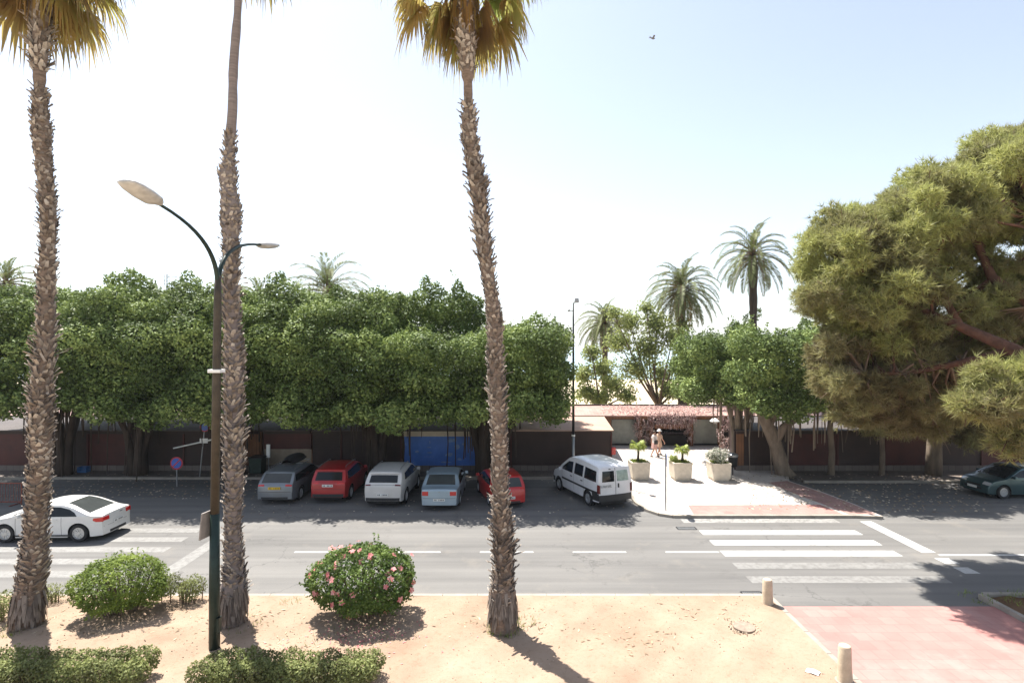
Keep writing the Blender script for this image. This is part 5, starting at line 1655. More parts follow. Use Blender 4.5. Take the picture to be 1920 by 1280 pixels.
# ------------------------------------------------------------------ cars
def catmull(pts, s):
    n = len(pts); i = int(math.floor(s)); i = max(0, min(n - 2, i)); t = s - i
    def g_(k):
        return Vector(pts[max(0, min(n - 1, k))])
    p0, p1, p2, p3 = g_(i - 1), g_(i), g_(i + 1), g_(i + 2)
    # monotone-ish: damped tangents
    m1 = (p2 - p0) * .32; m2 = (p3 - p1) * .32
    t2, t3 = t * t, t * t * t
    return p1 * (2 * t3 - 3 * t2 + 1) + m1 * (t3 - 2 * t2 + t) + p2 * (-2 * t3 + 3 * t2) + m2 * (t3 - t2)

class Car:
    def __init__(s, name, label, cat, loc, head, L, W, Hh, belt, prof, paint, wheels, wr=.32, sill=.2, tum=.2, group='parked cars', crown=.05, plan=.13, rim='alloy'):
        prof = [list(p) for p in prof]
        prof[0][0] = min(p[0] for p in prof[:4]); prof[-1][0] = max(p[0] for p in prof[-4:])
        for i in range(1, 6): prof[i][0] = max(prof[i][0], prof[i - 1][0] + .008)
        for i in range(len(prof) - 2, len(prof) - 6, -1): prof[i][0] = min(prof[i][0], prof[i + 1][0] - .008)
        s.prof = prof; s.L, s.W, s.H, s.belt, s.tum, s.sill, s.crown, s.planc = L, W, Hh, belt, tum, sill, crown, plan
        s.wheels, s.wr = wheels, wr
        s.root = thing(name, label, cat, loc, head, group)
        s.paint = paint
        arch = wr + .055
        # ---- body
        m = MB()
        NS = (len(prof) - 1) * 6
        T_ = [-1, -.96, -.88, -.72, -.45, 0, .45, .72, .88, .96, 1]
        rows = []
        for i in range(NS + 1):
            rows.append([s.skin(i / 6, t) for t in T_])
        m.grid(rows)
        # side columns on a dense x grid following the skin edge
        edge = [s.skin(i / 24, 1) for i in range((len(prof) - 1) * 24 + 1)]
        mono = []
        for p in edge:
            if not mono or p.x > mono[-1].x + 1e-5: mono.append(p)
        # insert extra columns for round arches
        cols = []
        for a, b in zip(mono[:-1], mono[1:]):
            n = max(1, int((b.x - a.x) / .03))
            for k in range(n): cols.append(a.lerp(b, k / n))
        cols.append(mono[-1])
        for sg in (-1, 1):
            rws = []
            for p in cols:
                zb = s.bottom(p.x, arch)
                zb = min(zb, p.z - .02)
                zr = [zb + (p.z - zb) * (j / 9) for j in range(10)]
                r_ = []
                for z in zr[:-1]:
                    r_.append(Vector((p.x, sg * s.w(p.x, z), z)))
                r_.append(Vector((p.x, sg * p.y, p.z)))
                rws.append(r_)
            m.grid(rws)
        o = m.build('body', paint, s.root, weld=True, smooth=True, autos=38)
        # ---- underbody
        m = MB()
        m.box(0, 0, .36, L * .93, W - .55, .34)
        m.build('underbody', M['rubber'], s.root)
        # liner behind arches
        m = MB()
        for wx in wheels:
            for sg in (-1, 1):
                n = 14; A = []
                for j in range(n + 1):
                    a = PI * j / n
                    A.append([Vector((wx + (arch + .004) * math.cos(a), sg * yy, wr + (arch + .004) * math.sin(a))) for yy in (W / 2 - .035, W / 2 - .32)])
                m.grid(A)
        m.build('wheel_arch', M['rubber'], s.root)
        # ---- wheels
        first = None
        for wx in wheels:
            for sg in (-1, 1):
                Mx = Matrix.Rotation(R(90) * (-sg), 3, 'X')
                c = (wx, sg * (W / 2 - .125), wr)
                tyre = MB(); tyre.lathe([(wr * .62, -.1), (wr * .93, -.105), (wr, -.075), (wr, .075), (wr * .93, .105), (wr * .66, .1), (wr * .64, .04), (0, .03)], 28, c, Mx)
                ty = tyre.build('wheel', M['rubber'], s.root, smooth=True, autos=40)
                rm = MB(); rr = wr * .64
                rm.lathe([(rr, .06), (rr, .098), (rr * .9, .1), (rr * .88, .065)], 28, c, Mx)
                rm.lathe([(0, .05), (rr * .2, .05), (rr * .2, .085), (0, .09)], 14, c, Mx)
                ns = 5 if wx < 0 or True else 7
                for k in range(ns if rim != 'ten' else 10):
                    a = 2 * PI * k / (ns if rim != 'ten' else 10)
                    ww = .05 if rim != 'ten' else .028
                    mt_ = Matrix.Translation(c) @ Mx.to_4x4() @ Matrix.Rotation(a, 4, 'Z')
                    rm.box(rr * .55, 0, .075, rr * .75, ww, .02, M=mt_)
                rm.build('rim', M['alloy'], ty)
    def plan(s, x):
        return 1 - s.planc * min(1.0, abs(x) / (s.L / 2)) ** 5
    def w(s, x, z):
        W2 = s.W / 2
        if z > s.belt:
            k = 1 - s.tum * min(1.15, ((z - s.belt) / (s.H - s.belt))) ** 1.15
        else:
            u = (s.belt - z) / s.belt
            k = 1 - .012 + .012 * math.sin(min(1, u * 2.2) * PI) - .07 * max(0, u - .35) ** 1.5
        return W2 * k * s.plan(x)
    def bottom(s, x, arch):
        z = s.sill + .05 * (abs(x) / (s.L / 2)) ** 6
        for wx in s.wheels:
            d = abs(x - wx)
            if d < arch:
                z = max(z, s.wr + math.sqrt(arch * arch - d * d))
        return z
    def pn(s, u):
        a, b = catmull(s.prof, u - .02), catmull(s.prof, u + .02)
        d = (b - a)
        n = Vector((-d.y, 0, d.x)).normalized()   # profile (x,z) -> normal
        return Vector((n.x, 0, n.z)) * 1
    def skin(s, u, t, off=0.0):
        p = catmull(s.prof, u)
        n = s.pn(u)
        drop = s.crown * abs(t) ** 4
        x, z = p.x - n.x * drop, p.y - n.z * drop
        y = t * s.w(p.x, max(z, .05))
        q = Vector((x, y, z)) + n * off
        return q
    def patch(s, name, mat, u0, u1, t0, t1, off=.008, nu=8, nt=8, parent=None, taper=0.0, cut=None):
        rows = []
        us = [u0] + list(np.linspace(u0, u1, nu + 1)) + [u1]
        for i, u in enumerate(us):
            f = (u - u0) / (u1 - u0)
            a, b = t0 + taper * f * (1 if t0 < 0 else 0), t1 - taper * f * (1 if t1 > 0 else 0)
            ts = [a] + list(np.linspace(a, b, nt + 1)) + [b]
            rows.append([s.skin(u, t, -.01 if (i in (0, len(us) - 1) or j in (0, len(ts) - 1)) else off) for j, t in enumerate(ts)])
        m = MB(); m.grid(rows)
        return m.build(name, mat, parent or s.root, smooth=True, autos=50)
    def side(s, name, mat, poly, off=.006, sides=(-1, 1), parent=None):
        """poly: (x, z) list mapped on the flank"""
        res = []
        bm = bmesh.new()
        vs = [bm.verts.new((x, 0, z)) for x, z in poly]
        bm.faces.new(vs)
        bmesh.ops.triangulate(bm, faces=bm.faces[:])
        for _ in range(3):
            lg = [e for e in bm.edges if e.calc_length() > .16]
            if lg: bmesh.ops.subdivide_edges(bm, edges=lg, cuts=1, use_grid_fill=False); bmesh.ops.triangulate(bm, faces=bm.faces[:])
        bm.verts.index_update()
        V0 = [v.co.copy() for v in bm.verts]; F0 = [tuple(v.index for v in f.verts) for f in bm.faces]
        B0 = [(e.verts[0].index, e.verts[1].index) for e in bm.edges if len(e.link_faces) == 1]
        bm.free()
        n = len(V0)
        for sg in sides:
            vs = [(v.x, sg * (s.w(v.x, v.z) + off), v.z) for v in V0] + [(v.x, sg * (s.w(v.x, v.z) - .015), v.z) for v in V0]
            m = MB(); m.add(vs, F0 + [(a, b, n + b, n + a) for a, b in B0])
            res.append(m.build(name, mat, parent or s.root, smooth=False))
        return res
    def mirror(s, x, z):
        for sg in (-1, 1):
            m = MB(); y = sg * (s.w(x, z) + .1)
            m.box(x, y, z + .05, .12, .17, .13, taper=.8); m.box(x + .02, sg * (s.w(x, z) + .02), z, .06, .1, .04)
            m.build('mirror', s.paint, s.root, bevel=.015)
    def plate(s, z, mat, w_=.5, x=None, front=False):
        x = x if x is not None else (-s.L / 2 - .005)
        m = MB(); m.box(x, 0, z, .02, w_, .11)
        o = m.build('number_plate', mat, s.root)
        m = MB(); rp = random.Random(int(s.L * 1000))
        for i in range(7):
            if i in (4,): continue
            m.box(x - .012 * (-1 if front else 1), -w_ * .38 + i * w_ * .127, z, .004, .02 + .018 * rp.random(), .06)
        m.build('characters', M['trim'], o)
    def seam(s, xs, z0, z1):
        m = MB()
        for x in xs:
            for sg in (-1, 1):
                P_ = [(x, z0 + (z1 - z0) * j / 6) for j in range(7)]
                m.grid([[Vector((a - .006, sg * (s.w(a, b) + .003), b)) for a, b in P_], [Vector((a + .006, sg * (s.w(a, b) + .003), b)) for a, b in P_]])
        m.build('door_seam', M['trim'], s.root)
    def handles(s, xs, z, mat):
        for x in xs:
            for sg in (-1, 1):
                m = MB(); m.box(x, sg * (s.w(x, z) + .015), z, .16, .03, .03); m.build('door_handle', mat, s.root)

def hatch_profile(L, H, belt, rear_slope=.25, hood=.92, tail=.98, ws=.75):
    r, f = -L / 2, L / 2
    return [(r + .04, .26), (r, .38), (r, .60), (r + .05, tail - .12), (r + .09, tail), (r + .09 + rear_slope, H - .10), (r + .35 + rear_slope, H - .02), (0 - .1, H),
            (f - 1.75 - .2 * ws, H - .05), (f - 1.75 + .55 * ws, hood + .18), (f - .98, hood + .0), (f - .35, hood - .12), (f - .06, .68), (f, .50), (f - .01, .36), (f - .06, .24)]

HN = R(90)
# white coupe
L = 4.43
pc = [(-L/2 + .06, .24), (-L/2, .36), (-L/2 - .0, .55), (-L/2 + .02, .82), (-L/2 + .08, .985), (-L/2 + .52, 1.04), (-L/2 + 1.15, 1.30), (-L/2 + 1.55, 1.395), (-.05, 1.42),
      (.42, 1.35), (1.02, 1.06), (1.25, .985), (1.85, .88), (2.08, .72), (2.2, .52), (2.21, .38), (2.14, .24)]
wp = carpaint('white_car_paint', (.76, .75, .72), rough=.3)
c = Car('white_coupe', 'white two-door coupe parked alone on the left, facing away to the left', 'car', (-17.55, 21.35, 0), R(180) + R(1.5), L, 1.80, 1.42, .93, pc, wp, (-1.33, 1.36), .335, .19, .24, rim='ten', crown=.055, plan=.16)
c.patch('rear_window', M['glass_grey'], 5.15, 6.85, -.80, .80, taper=.06)
c.patch('windscreen', M['glass'], 9.1, 10.8, -.88, .88)
sw = [(-1.28, .97), (-1.16, 1.10), (-.95, 1.21), (-.6, 1.285), (.0, 1.30), (.38, 1.26), (.72, 1.08), (.86, .97)]
c.side('side_window', M['glass'], sw)
c.side('taillight', M['red_lens'], [(-2.17, .74), (-2.17, .90), (-1.86, .885), (-1.84, .80), (-1.95, .75)], .012)
c.patch('taillight', M['red_lens'], 2.75, 3.45, .62, .97, .012, 4, 4); c.patch('taillight', M['red_lens'], 2.75, 3.45, -.97, -.62, .012, 4, 4)
c.patch('trunk_seam', M['trim'], 3.78, 3.84, -.8, .8, .003, 1, 6); c.patch('bumper_seam', M['trim'], 2.02, 2.06, -.95, .95, .003, 1, 6)
c.patch('rear_diffuser', M['trim'], .25, .9, -.6, .6, .006, 3, 5)
c.patch('badge', M['trim'], 3.3, 3.42, -.35, -.15, .006, 1, 2)
c.plate(.62, M['white_plate'], .5, x=-L/2 - .01)
c.patch('headlight', M['clear_lens'], 12.4, 13.1, .6, .95, .01); c.patch('headlight', M['clear_lens'], 12.4, 13.1, -.95, -.6, .01)
c.seam((-.72, .95), .28, .95); c.handles((-.5,), .86, wp); c.mirror(.78, .98)
m = MB()
for sg in (-1, 1): m.box(-.05, sg * (c.W / 2 + .001), .27, 2.0, .02, .05)
m.build('sill_trim', M['trim'], c.root)

# parked cars
def rear_pos(px, py, L):
    g = G(px, py); return (g.x, g.y + L / 2, 0)
# 1 dark grey-blue estate with roof box
L = 4.65
gp = carpaint('grey_blue_car_paint', (.21, .23, .25), .4, .3)
pr = [(-L/2 + .05, .28), (-L/2, .40), (-L/2, .62), (-L/2 + .05, .86), (-L/2 + .12, .98), (-L/2 + .55, 1.36), (-L/2 + .75, 1.43), (-.2, 1.48), (.35, 1.44), (1.05, 1.07), (1.35, .96), (2.0, .84), (2.22, .68), (2.32, .5), (2.31, .36), (2.25, .25)]
c = Car('estate_car', 'grey-blue estate car with a yellow plate and a dark roof box', 'car', rear_pos(514, 947, L), HN, L, 1.80, 1.48, .93, pr, gp, (-1.35, 1.38), .33)
c.patch('rear_window', M['glass_grey'], 4.1, 4.95, -.82, .82); c.patch('windscreen', M['glass'], 8.1, 9.7, -.85, .85)
c.side('side_window', M['glass'], [(-1.95, 1.0), (-1.75, 1.30), (.2, 1.36), (.5, 1.30), (.98, 1.0)])
for a, b in ((.62, .98), (-.98, -.62)): c.patch('taillight', M['red_lens'], 3.0, 3.75, a, b, .01, 4, 4)
c.plate(.78, M['yellow_plate'], .56, x=-L/2 - .01); c.patch('bumper_seam', M['trim'], 1.9, 1.98, -.95, .95, .004, 1, 6)
c.patch('bumper_insert', M['trim'], .1, .8, -.8, .8, .006, 3, 6)
c.seam((-.95, .0, 1.0), .3, .95); c.handles((-.7, .3), .9, gp); c.mirror(.9, 1.0)
for sg in (-1, 1):
    MB().tube([(-1.5, sg * .62, 1.47), (-1.4, sg * .62, 1.53), (.2, sg * .62, 1.54), (.35, sg * .62, 1.47)], .018, 8).build('roof_rail', M['metal_grey'], c.root)
bx = thing('roof_box', 'black luggage box carried on the roof of the grey-blue estate car', 'roof box', (c.root.location.x - .05, c.root.location.y + .2, 1.50), HN)
m = MB(); rows = []
for s_ in np.linspace(0, 1, 12):
    x = -.95 + 1.9 * s_; k = math.sin(PI * min(.97, max(.03, s_ * .9 + .08))) ** .35
    rows.append([(x, .38 * k * math.cos(a), .06 + .34 * k * max(0, math.sin(a)) ** .7) for a in np.linspace(0, PI, 12)])
m.grid(rows); m.build('lid', M['trim'], bx, smooth=True)
m = MB(); m.prism([(-.9, -.3), (.9, -.26), (.9, .26), (-.9, .3)], .03, .10); m.build('base', M['metal_black'], bx)
for x in (-.5, .5):
    MB().box(x, 0, .02, .06, 1.2, .03).build('crossbar', M['metal_grey'], bx)
# 2 red suv
L = 4.3
rp_ = carpaint('red_car_paint', (.42, .018, .02), .1, .3)
pr = [(-L/2 + .05, .32), (-L/2, .44), (-L/2 - .0, .66), (-L/2 + .05, .94), (-L/2 + .12, 1.05), (-L/2 + .38, 1.44), (-L/2 + .5, 1.53), (-.2, 1.60), (.3, 1.55), (1.0, 1.16), (1.25, 1.05), (1.85, .95), (2.05, .78), (2.14, .56), (2.13, .42), (2.08, .28)]
c = Car('red_suv', 'bright red tall hatchback between the estate and the white suv', 'car', rear_pos(614, 945, L), HN, L, 1.76, 1.58, 1.02, pr, rp_, (-1.28, 1.32), .35, .24)
c.patch('rear_window', M['glass'], 4.1, 4.9, -.80, .80); c.patch('windscreen', M['glass'], 8.1, 9.7, -.85, .85)
c.side('side_window', M['glass'], [(-1.7, 1.08), (-1.55, 1.40), (.1, 1.46), (.4, 1.4), (.92, 1.08)])
for a, b in ((.55, .99), (-.99, -.55)): c.patch('taillight', M['red_lens'], 2.9, 3.6, a, b, .01, 4, 4)
c.plate(.86, M['white_plate'], .5, x=-L/2 - .012); c.patch('rear_spoiler', rp_, 5.0, 5.5, -.9, .9, .05, 3, 6)
c.patch('bumper_insert', M['trim'], .1, 1.2, -.97, .97, .006, 3, 6); c.patch('tailgate_seam', M['trim'], 2.1, 2.16, -.85, .85, .004, 1, 6)
c.seam((-.9, .0, .95), .34, 1.0); c.handles((-.7, .25), .98, rp_); c.mirror(.85, 1.08)
for sg in (-1, 1): MB().tube([(-1.4, sg * .62, 1.57), (-1.3, sg * .62, 1.63), (.1, sg * .62, 1.64), (.2, sg * .62, 1.58)], .018, 8).build('roof_rail', M['metal_grey'], c.root)
# 3 white suv
L = 4.45
ws_ = carpaint('silver_white_car_paint', (.62, .60, .57), 0, .32)
pr = [(-L/2 + .05, .34), (-L/2, .46), (-L/2 - .0, .70), (-L/2 + .05, .98), (-L/2 + .12, 1.10), (-L/2 + .45, 1.45), (-L/2 + .62, 1.55), (-.2, 1.63), (.3, 1.58), (1.0, 1.2), (1.3, 1.08), (1.95, .98), (2.14, .8), (2.22, .58), (2.21, .44), (2.16, .3)]
c = Car('white_suv', 'off-white suv with a slim dark rear window and angular tail lamps', 'car', rear_pos(720, 953, L), HN - R(2), L, 1.86, 1.63, 1.05, pr, ws_, (-1.32, 1.36), .36, .26)
c.patch('rear_window', M['glass'], 4.15, 4.85, -.78, .78); c.patch('windscreen', M['glass'], 8.1, 9.7, -.85, .85)
c.side('side_window', M['glass'], [(-1.55, 1.16), (-1.35, 1.42), (.1, 1.50), (.4, 1.44), (.92, 1.12)])
for a, b in ((.68, .98), (-.98, -.68)): c.patch('taillight', M['dark_lens'], 3.25, 3.8, a, b, .01, 4, 4)
c.patch('light_bar', M['trim'], 3.55, 3.62, -.68, .68, .006, 1, 6); c.plate(.62, M['white_plate'], .5, x=-L/2 - .012)
c.patch('bumper_insert', M['trim'], .1, 1.1, -.98, .98, .006, 3, 6); c.patch('rear_spoiler', ws_, 5.0, 5.5, -.86, .86, .05, 3, 6)
c.seam((-.95, .0, 1.0), .36, 1.05); c.handles((-.72, .25), 1.0, ws_); c.mirror(.88, 1.12)
m = MB()
for sg in (-1, 1): m.box(0, sg * (c.W / 2 - .01), .33, 1.9, .03, .12)
m.build('side_cladding', M['trim'], c.root)
for sg in (-1, 1): MB().tube([(-1.4, sg * .64, 1.59), (-1.3, sg * .64, 1.66), (.1, sg * .64, 1.67), (.2, sg * .64, 1.61)], .018, 8).build('roof_rail', M['metal_grey'], c.root)
# 4 light blue saloon
L = 4.5
bp_ = carpaint('pale_blue_car_paint', (.36, .46, .54), .4, .3)
pr = [(-L/2 + .05, .26), (-L/2, .38), (-L/2, .58), (-L/2 + .02, .84), (-L/2 + .08, .97), (-L/2 + .55, 1.01), (-L/2 + 1.0, 1.30), (-L/2 + 1.25, 1.41), (-.1, 1.46), (.4, 1.40), (1.1, 1.06), (1.35, .96), (1.95, .84), (2.15, .68), (2.25, .5), (2.24, .36), (2.18, .25)]
c = Car('blue_saloon', 'pale metallic blue saloon with red tail lamps beside the white suv', 'car', rear_pos(823, 958, L), HN, L, 1.76, 1.46, .93, pr, bp_, (-1.30, 1.34), .32)
c.patch('rear_window', M['glass_grey'], 5.15, 6.6, -.80, .80); c.patch('windscreen', M['glass'], 9.1, 10.7, -.85, .85)
c.side('side_window', M['glass'], [(-1.45, 1.0), (-1.15, 1.29), (.1, 1.34), (.45, 1.27), (1.0, 1.0)])
for a, b in ((.58, .99), (-.99, -.58)): c.patch('taillight', M['red_lens'], 2.4, 3.15, a * (1.08 if a > 0 else 1), b * (1.08 if b < 0 else 1), .01, 4, 4)
c.plate(.5, M['white_plate'], .52, x=-L/2 - .012); c.patch('trunk_seam', M['trim'], 3.75, 3.8, -.8, .8, .003, 1, 6); c.patch('bumper_seam', M['trim'], 1.85, 1.92, -.95, .95, .004, 1, 6)
c.patch('badge', M['metal_grey'], 2.9, 3.1, -.06, .06, .008, 2, 2)
c.seam((-.9, .02, 1.0), .28, .93); c.handles((-.7, .3), .86, bp_); c.mirror(.92, .98)
# 5 red hatchback
L = 3.85
rp2 = carpaint('bright_red_car_paint', (.50, .02, .02), .05, .3)
pr = [(-L/2 + .05, .27), (-L/2, .38), (-L/2, .60), (-L/2 + .05, .82), (-L/2 + .10, .93), (-L/2 + .42, 1.30), (-L/2 + .62, 1.39), (-.1, 1.44), (.3, 1.38), (.88, 1.06), (1.1, .96), (1.6, .84), (1.8, .68), (1.92, .5), (1.91, .38), (1.86, .26)]
g = G(958, 953)
c = Car('red_hatchback', 'small bright red hatchback half hidden behind the leaning palm', 'car', (g.x - .55, g.y + L / 2 - .15, 0), HN + R(15), L, 1.68, 1.44, .93, pr, rp2, (-1.15, 1.2), .30)
c.patch('rear_window', M['glass_grey'], 4.1, 5.0, -.80, .80); c.patch('windscreen', M['glass'], 8.1, 9.7, -.85, .85)
c.side('side_window', M['glass'], [(-1.4, .99), (-1.25, 1.24), (.1, 1.32), (.4, 1.26), (.85, .99)])
for a, b in ((.7, .99), (-.99, -.7)): c.patch('taillight', M['red_lens'], 2.9, 3.8, a, b, .01, 4, 4)
c.plate(.5, M['white_plate'], .5, x=-L/2 - .012); c.patch('badge', M['metal_grey'], 3.2, 3.4, -.05, .05, .008, 2, 2)
c.patch('bumper_insert', M['trim'], .1, .7, -.7, .7, .006, 3, 6); c.seam((-.1, .92), .3, .93); c.handles((.05,), .86, rp2); c.mirror(.78, .98)
# 6 white van
L = 4.45
pv = [(-L/2 + .06, .36), (-L/2, .44), (-L/2, .80), (-L/2 + .02, 1.15), (-L/2 + .07, 1.55), (-L/2 + .13, 1.76), (-L/2 + .30, 1.85), (-1.2, 1.90), (-.1, 1.91), (.45, 1.82), (1.15, 1.38), (1.38, 1.16), (1.9, 1.00), (2.1, .82), (2.2, .6), (2.2, .42), (2.13, .28)]
wv_ = carpaint('van_white_paint', (.74, .74, .75), 0, .34)
g1, g2_ = G(1117, 957), G(1187, 948)
rc = (g1 + g2_) / 2
hd = R(90 + 22)
fw = Vector((math.cos(hd), math.sin(hd), 0))
c = Car('white_van', 'white passenger van parked at an angle by the plaza, black bumper and side strip', 'van', (rc.x + fw.x * L / 2, rc.y + fw.y * L / 2, 0), hd, L, 1.83, 1.91, 1.12, pv, wv_, (-1.35, 1.42), .33, .30, tum=.13, crown=.06, plan=.10)
for a, b, mm in ((-.80, -.08, 'glass_light'), (.08, .80, 'glass')): c.patch('rear_window', M[mm], 3.12, 4.35, a, b, .008, 5, 4)
c.patch('door_gap', M['trim'], 1.3, 4.9, -.012, .012, .004, 10, 1)
c.patch('bumper', M['trim'], .1, 1.55, -1, 1, .03, 5, 8)
for s_ in (-1, 1): c.patch('taillight', M['dark_lens'], 1.7, 2.7, min(s_ * .9, s_ * .995), max(s_ * .9, s_ * .995), .012, 4, 2)
c.side('taillight', M['dark_lens'], [(-2.2, .72), (-2.2, 1.08), (-2.08, 1.08), (-2.08, .72)], .01)
c.patch('windscreen', M['glass'], 9.2, 10.7, -.86, .86)
c.side('side_window', M['glass'], [(-2.0, 1.17), (-1.95, 1.62), (-1.08, 1.66), (-1.06, 1.17)])
c.side('side_window', M['glass'], [(-.92, 1.17), (-.92, 1.66), (-.18, 1.66), (-.15, 1.17)])
c.side('side_window', M['glass'], [(.02, 1.15), (.02, 1.65), (.42, 1.62), (.98, 1.28), (1.02, 1.15)])
c.side('quarter_window', M['glass'], [(1.08, 1.12), (1.08, 1.22), (1.3, 1.12)])
c.side('side_strip', M['trim'], [(-2.1, .70), (-2.1, .78), (0, .78), (1.05, .78), (1.05, .70), (0, .70)], .018)
c.root.scale = (1.05, 1.05, 1.05)
c.side('rear_corner_trim', M['trim'], [(-2.16, .38), (-2.16, .70), (-1.72, .70), (-1.72, .6), (-1.73, .38)], .014)
c.side('front_corner_trim', M['trim'], [(1.86, .4), (1.86, .62), (2.08, .62), (2.08, .4)], .014)
c.seam((-.10, -1.0, 1.05), .42, 1.15); c.handles((.12, -.85), 1.0, M['trim']); c.mirror(1.05, 1.12)
c.patch('door_handle', M['trim'], 2.35, 2.8, -.2, -.12, .02, 2, 1)
c.patch('lettering_base', wv_, 2.2, 2.6, .18, .78, .006, 1, 1)
m = MB()
for i in range(7):                       # small dark letters on the left rear door
    y = .70 - i * .075
    x_ = c.skin(2.45, y / .9).x - .012
    m.box(x_, y, 1.0, .006, .018, .10); m.box(x_, y - .028, 1.0 + (.04 if i % 2 else -.04), .006, .035, .018)
    if i % 3: m.box(x_, y - .045, 1.0, .006, .016, .09)
m.build('lettering', M['metal_grey'], c.root)
c.patch('keyhole_lamp', M['trim'], 4.6, 4.75, .28, .4, .015, 1, 1)
for a, b in ((.6, .96), (-.96, -.6)): c.patch('headlight', M['clear_lens'], 12.6, 13.4, a, b, .01, 3, 3)
# 7 dark green hatch at the right edge
L = 4.2
dg_ = carpaint('dark_teal_car_paint', (.05, .10, .11), .5, .28)
pr = [(-L/2 + .05, .27), (-L/2, .38), (-L/2, .60), (-L/2 + .05, .86), (-L/2 + .10, .96), (-L/2 + .42, 1.34), (-L/2 + .62, 1.43), (-.1, 1.48), (.3, 1.43), (1.0, 1.06), (1.25, .96), (1.75, .86), (1.97, .70), (2.09, .52), (2.09, .38), (2.03, .25)]
c = Car('teal_hatchback', 'dark teal hatchback parked under the pine at the right edge', 'car', (22.75 + L / 2, 27.3, 0), R(180) + R(4), L, 1.76, 1.48, .93, pr, dg_, (-1.25, 1.3), .32)
c.patch('rear_window', M['glass'], 4.1, 5.0, -.8, .8); c.patch('windscreen', M['glass'], 8.1, 9.7, -.86, .86)
c.side('side_window', M['glass'], [(-1.5, 1.0), (-1.35, 1.29), (.1, 1.36), (.4, 1.3), (.98, 1.0)])
for a, b in ((.55, .97), (-.97, -.55)): c.patch('headlight', M['clear_lens'], 11.55, 12.35, a, b, .01, 4, 4)
c.patch('grille', M['trim'], 12.5, 12.9, -.5, .5, .008, 2, 5); c.patch('lower_grille', M['trim'], 13.3, 14.0, -.6, .6, .008, 2, 5)
m = MB(); m.box(L / 2 + .02, 0, .46, .02, .5, .11); m.build('number_plate', M['white_plate'], c.root)
c.seam((-.9, .02, .98), .3, .93); c.handles((-.7, .3), .86, dg_); c.mirror(.85, .98)
for a, b in ((.7, .99), (-.99, -.7)): c.patch('taillight', M['red_lens'], 2.9, 3.8, a, b, .01, 4, 4)

# ------------------------------------------------------------------ people
def skinned(name, verts, edges, radii, mat, parent, root_i=0, sub=2, flat=None):
    me = bpy.data.meshes.new(name)
    me.from_pydata(verts, edges, [])
    o = bpy.data.objects.new(name, me); COL.objects.link(o)
    me.materials.append(mat)
    if parent is not None: o.parent = parent
    md = o.modifiers.new('skin', 'SKIN'); md.use_smooth_shade = True
    sk = me.skin_vertices[0].data if me.skin_vertices else None
    if sk is None:
        bpy.context.view_layer.objects.active = o
    for i, r_ in enumerate(radii):
        me.skin_vertices[0].data[i].radius = r_ if hasattr(r_, '__len__') else (r_, r_)
        me.skin_vertices[0].data[i].use_root = (i == root_i)
    s_ = o.modifiers.new('sub', 'SUBSURF'); s_.levels = sub; s_.render_levels = sub
    return o

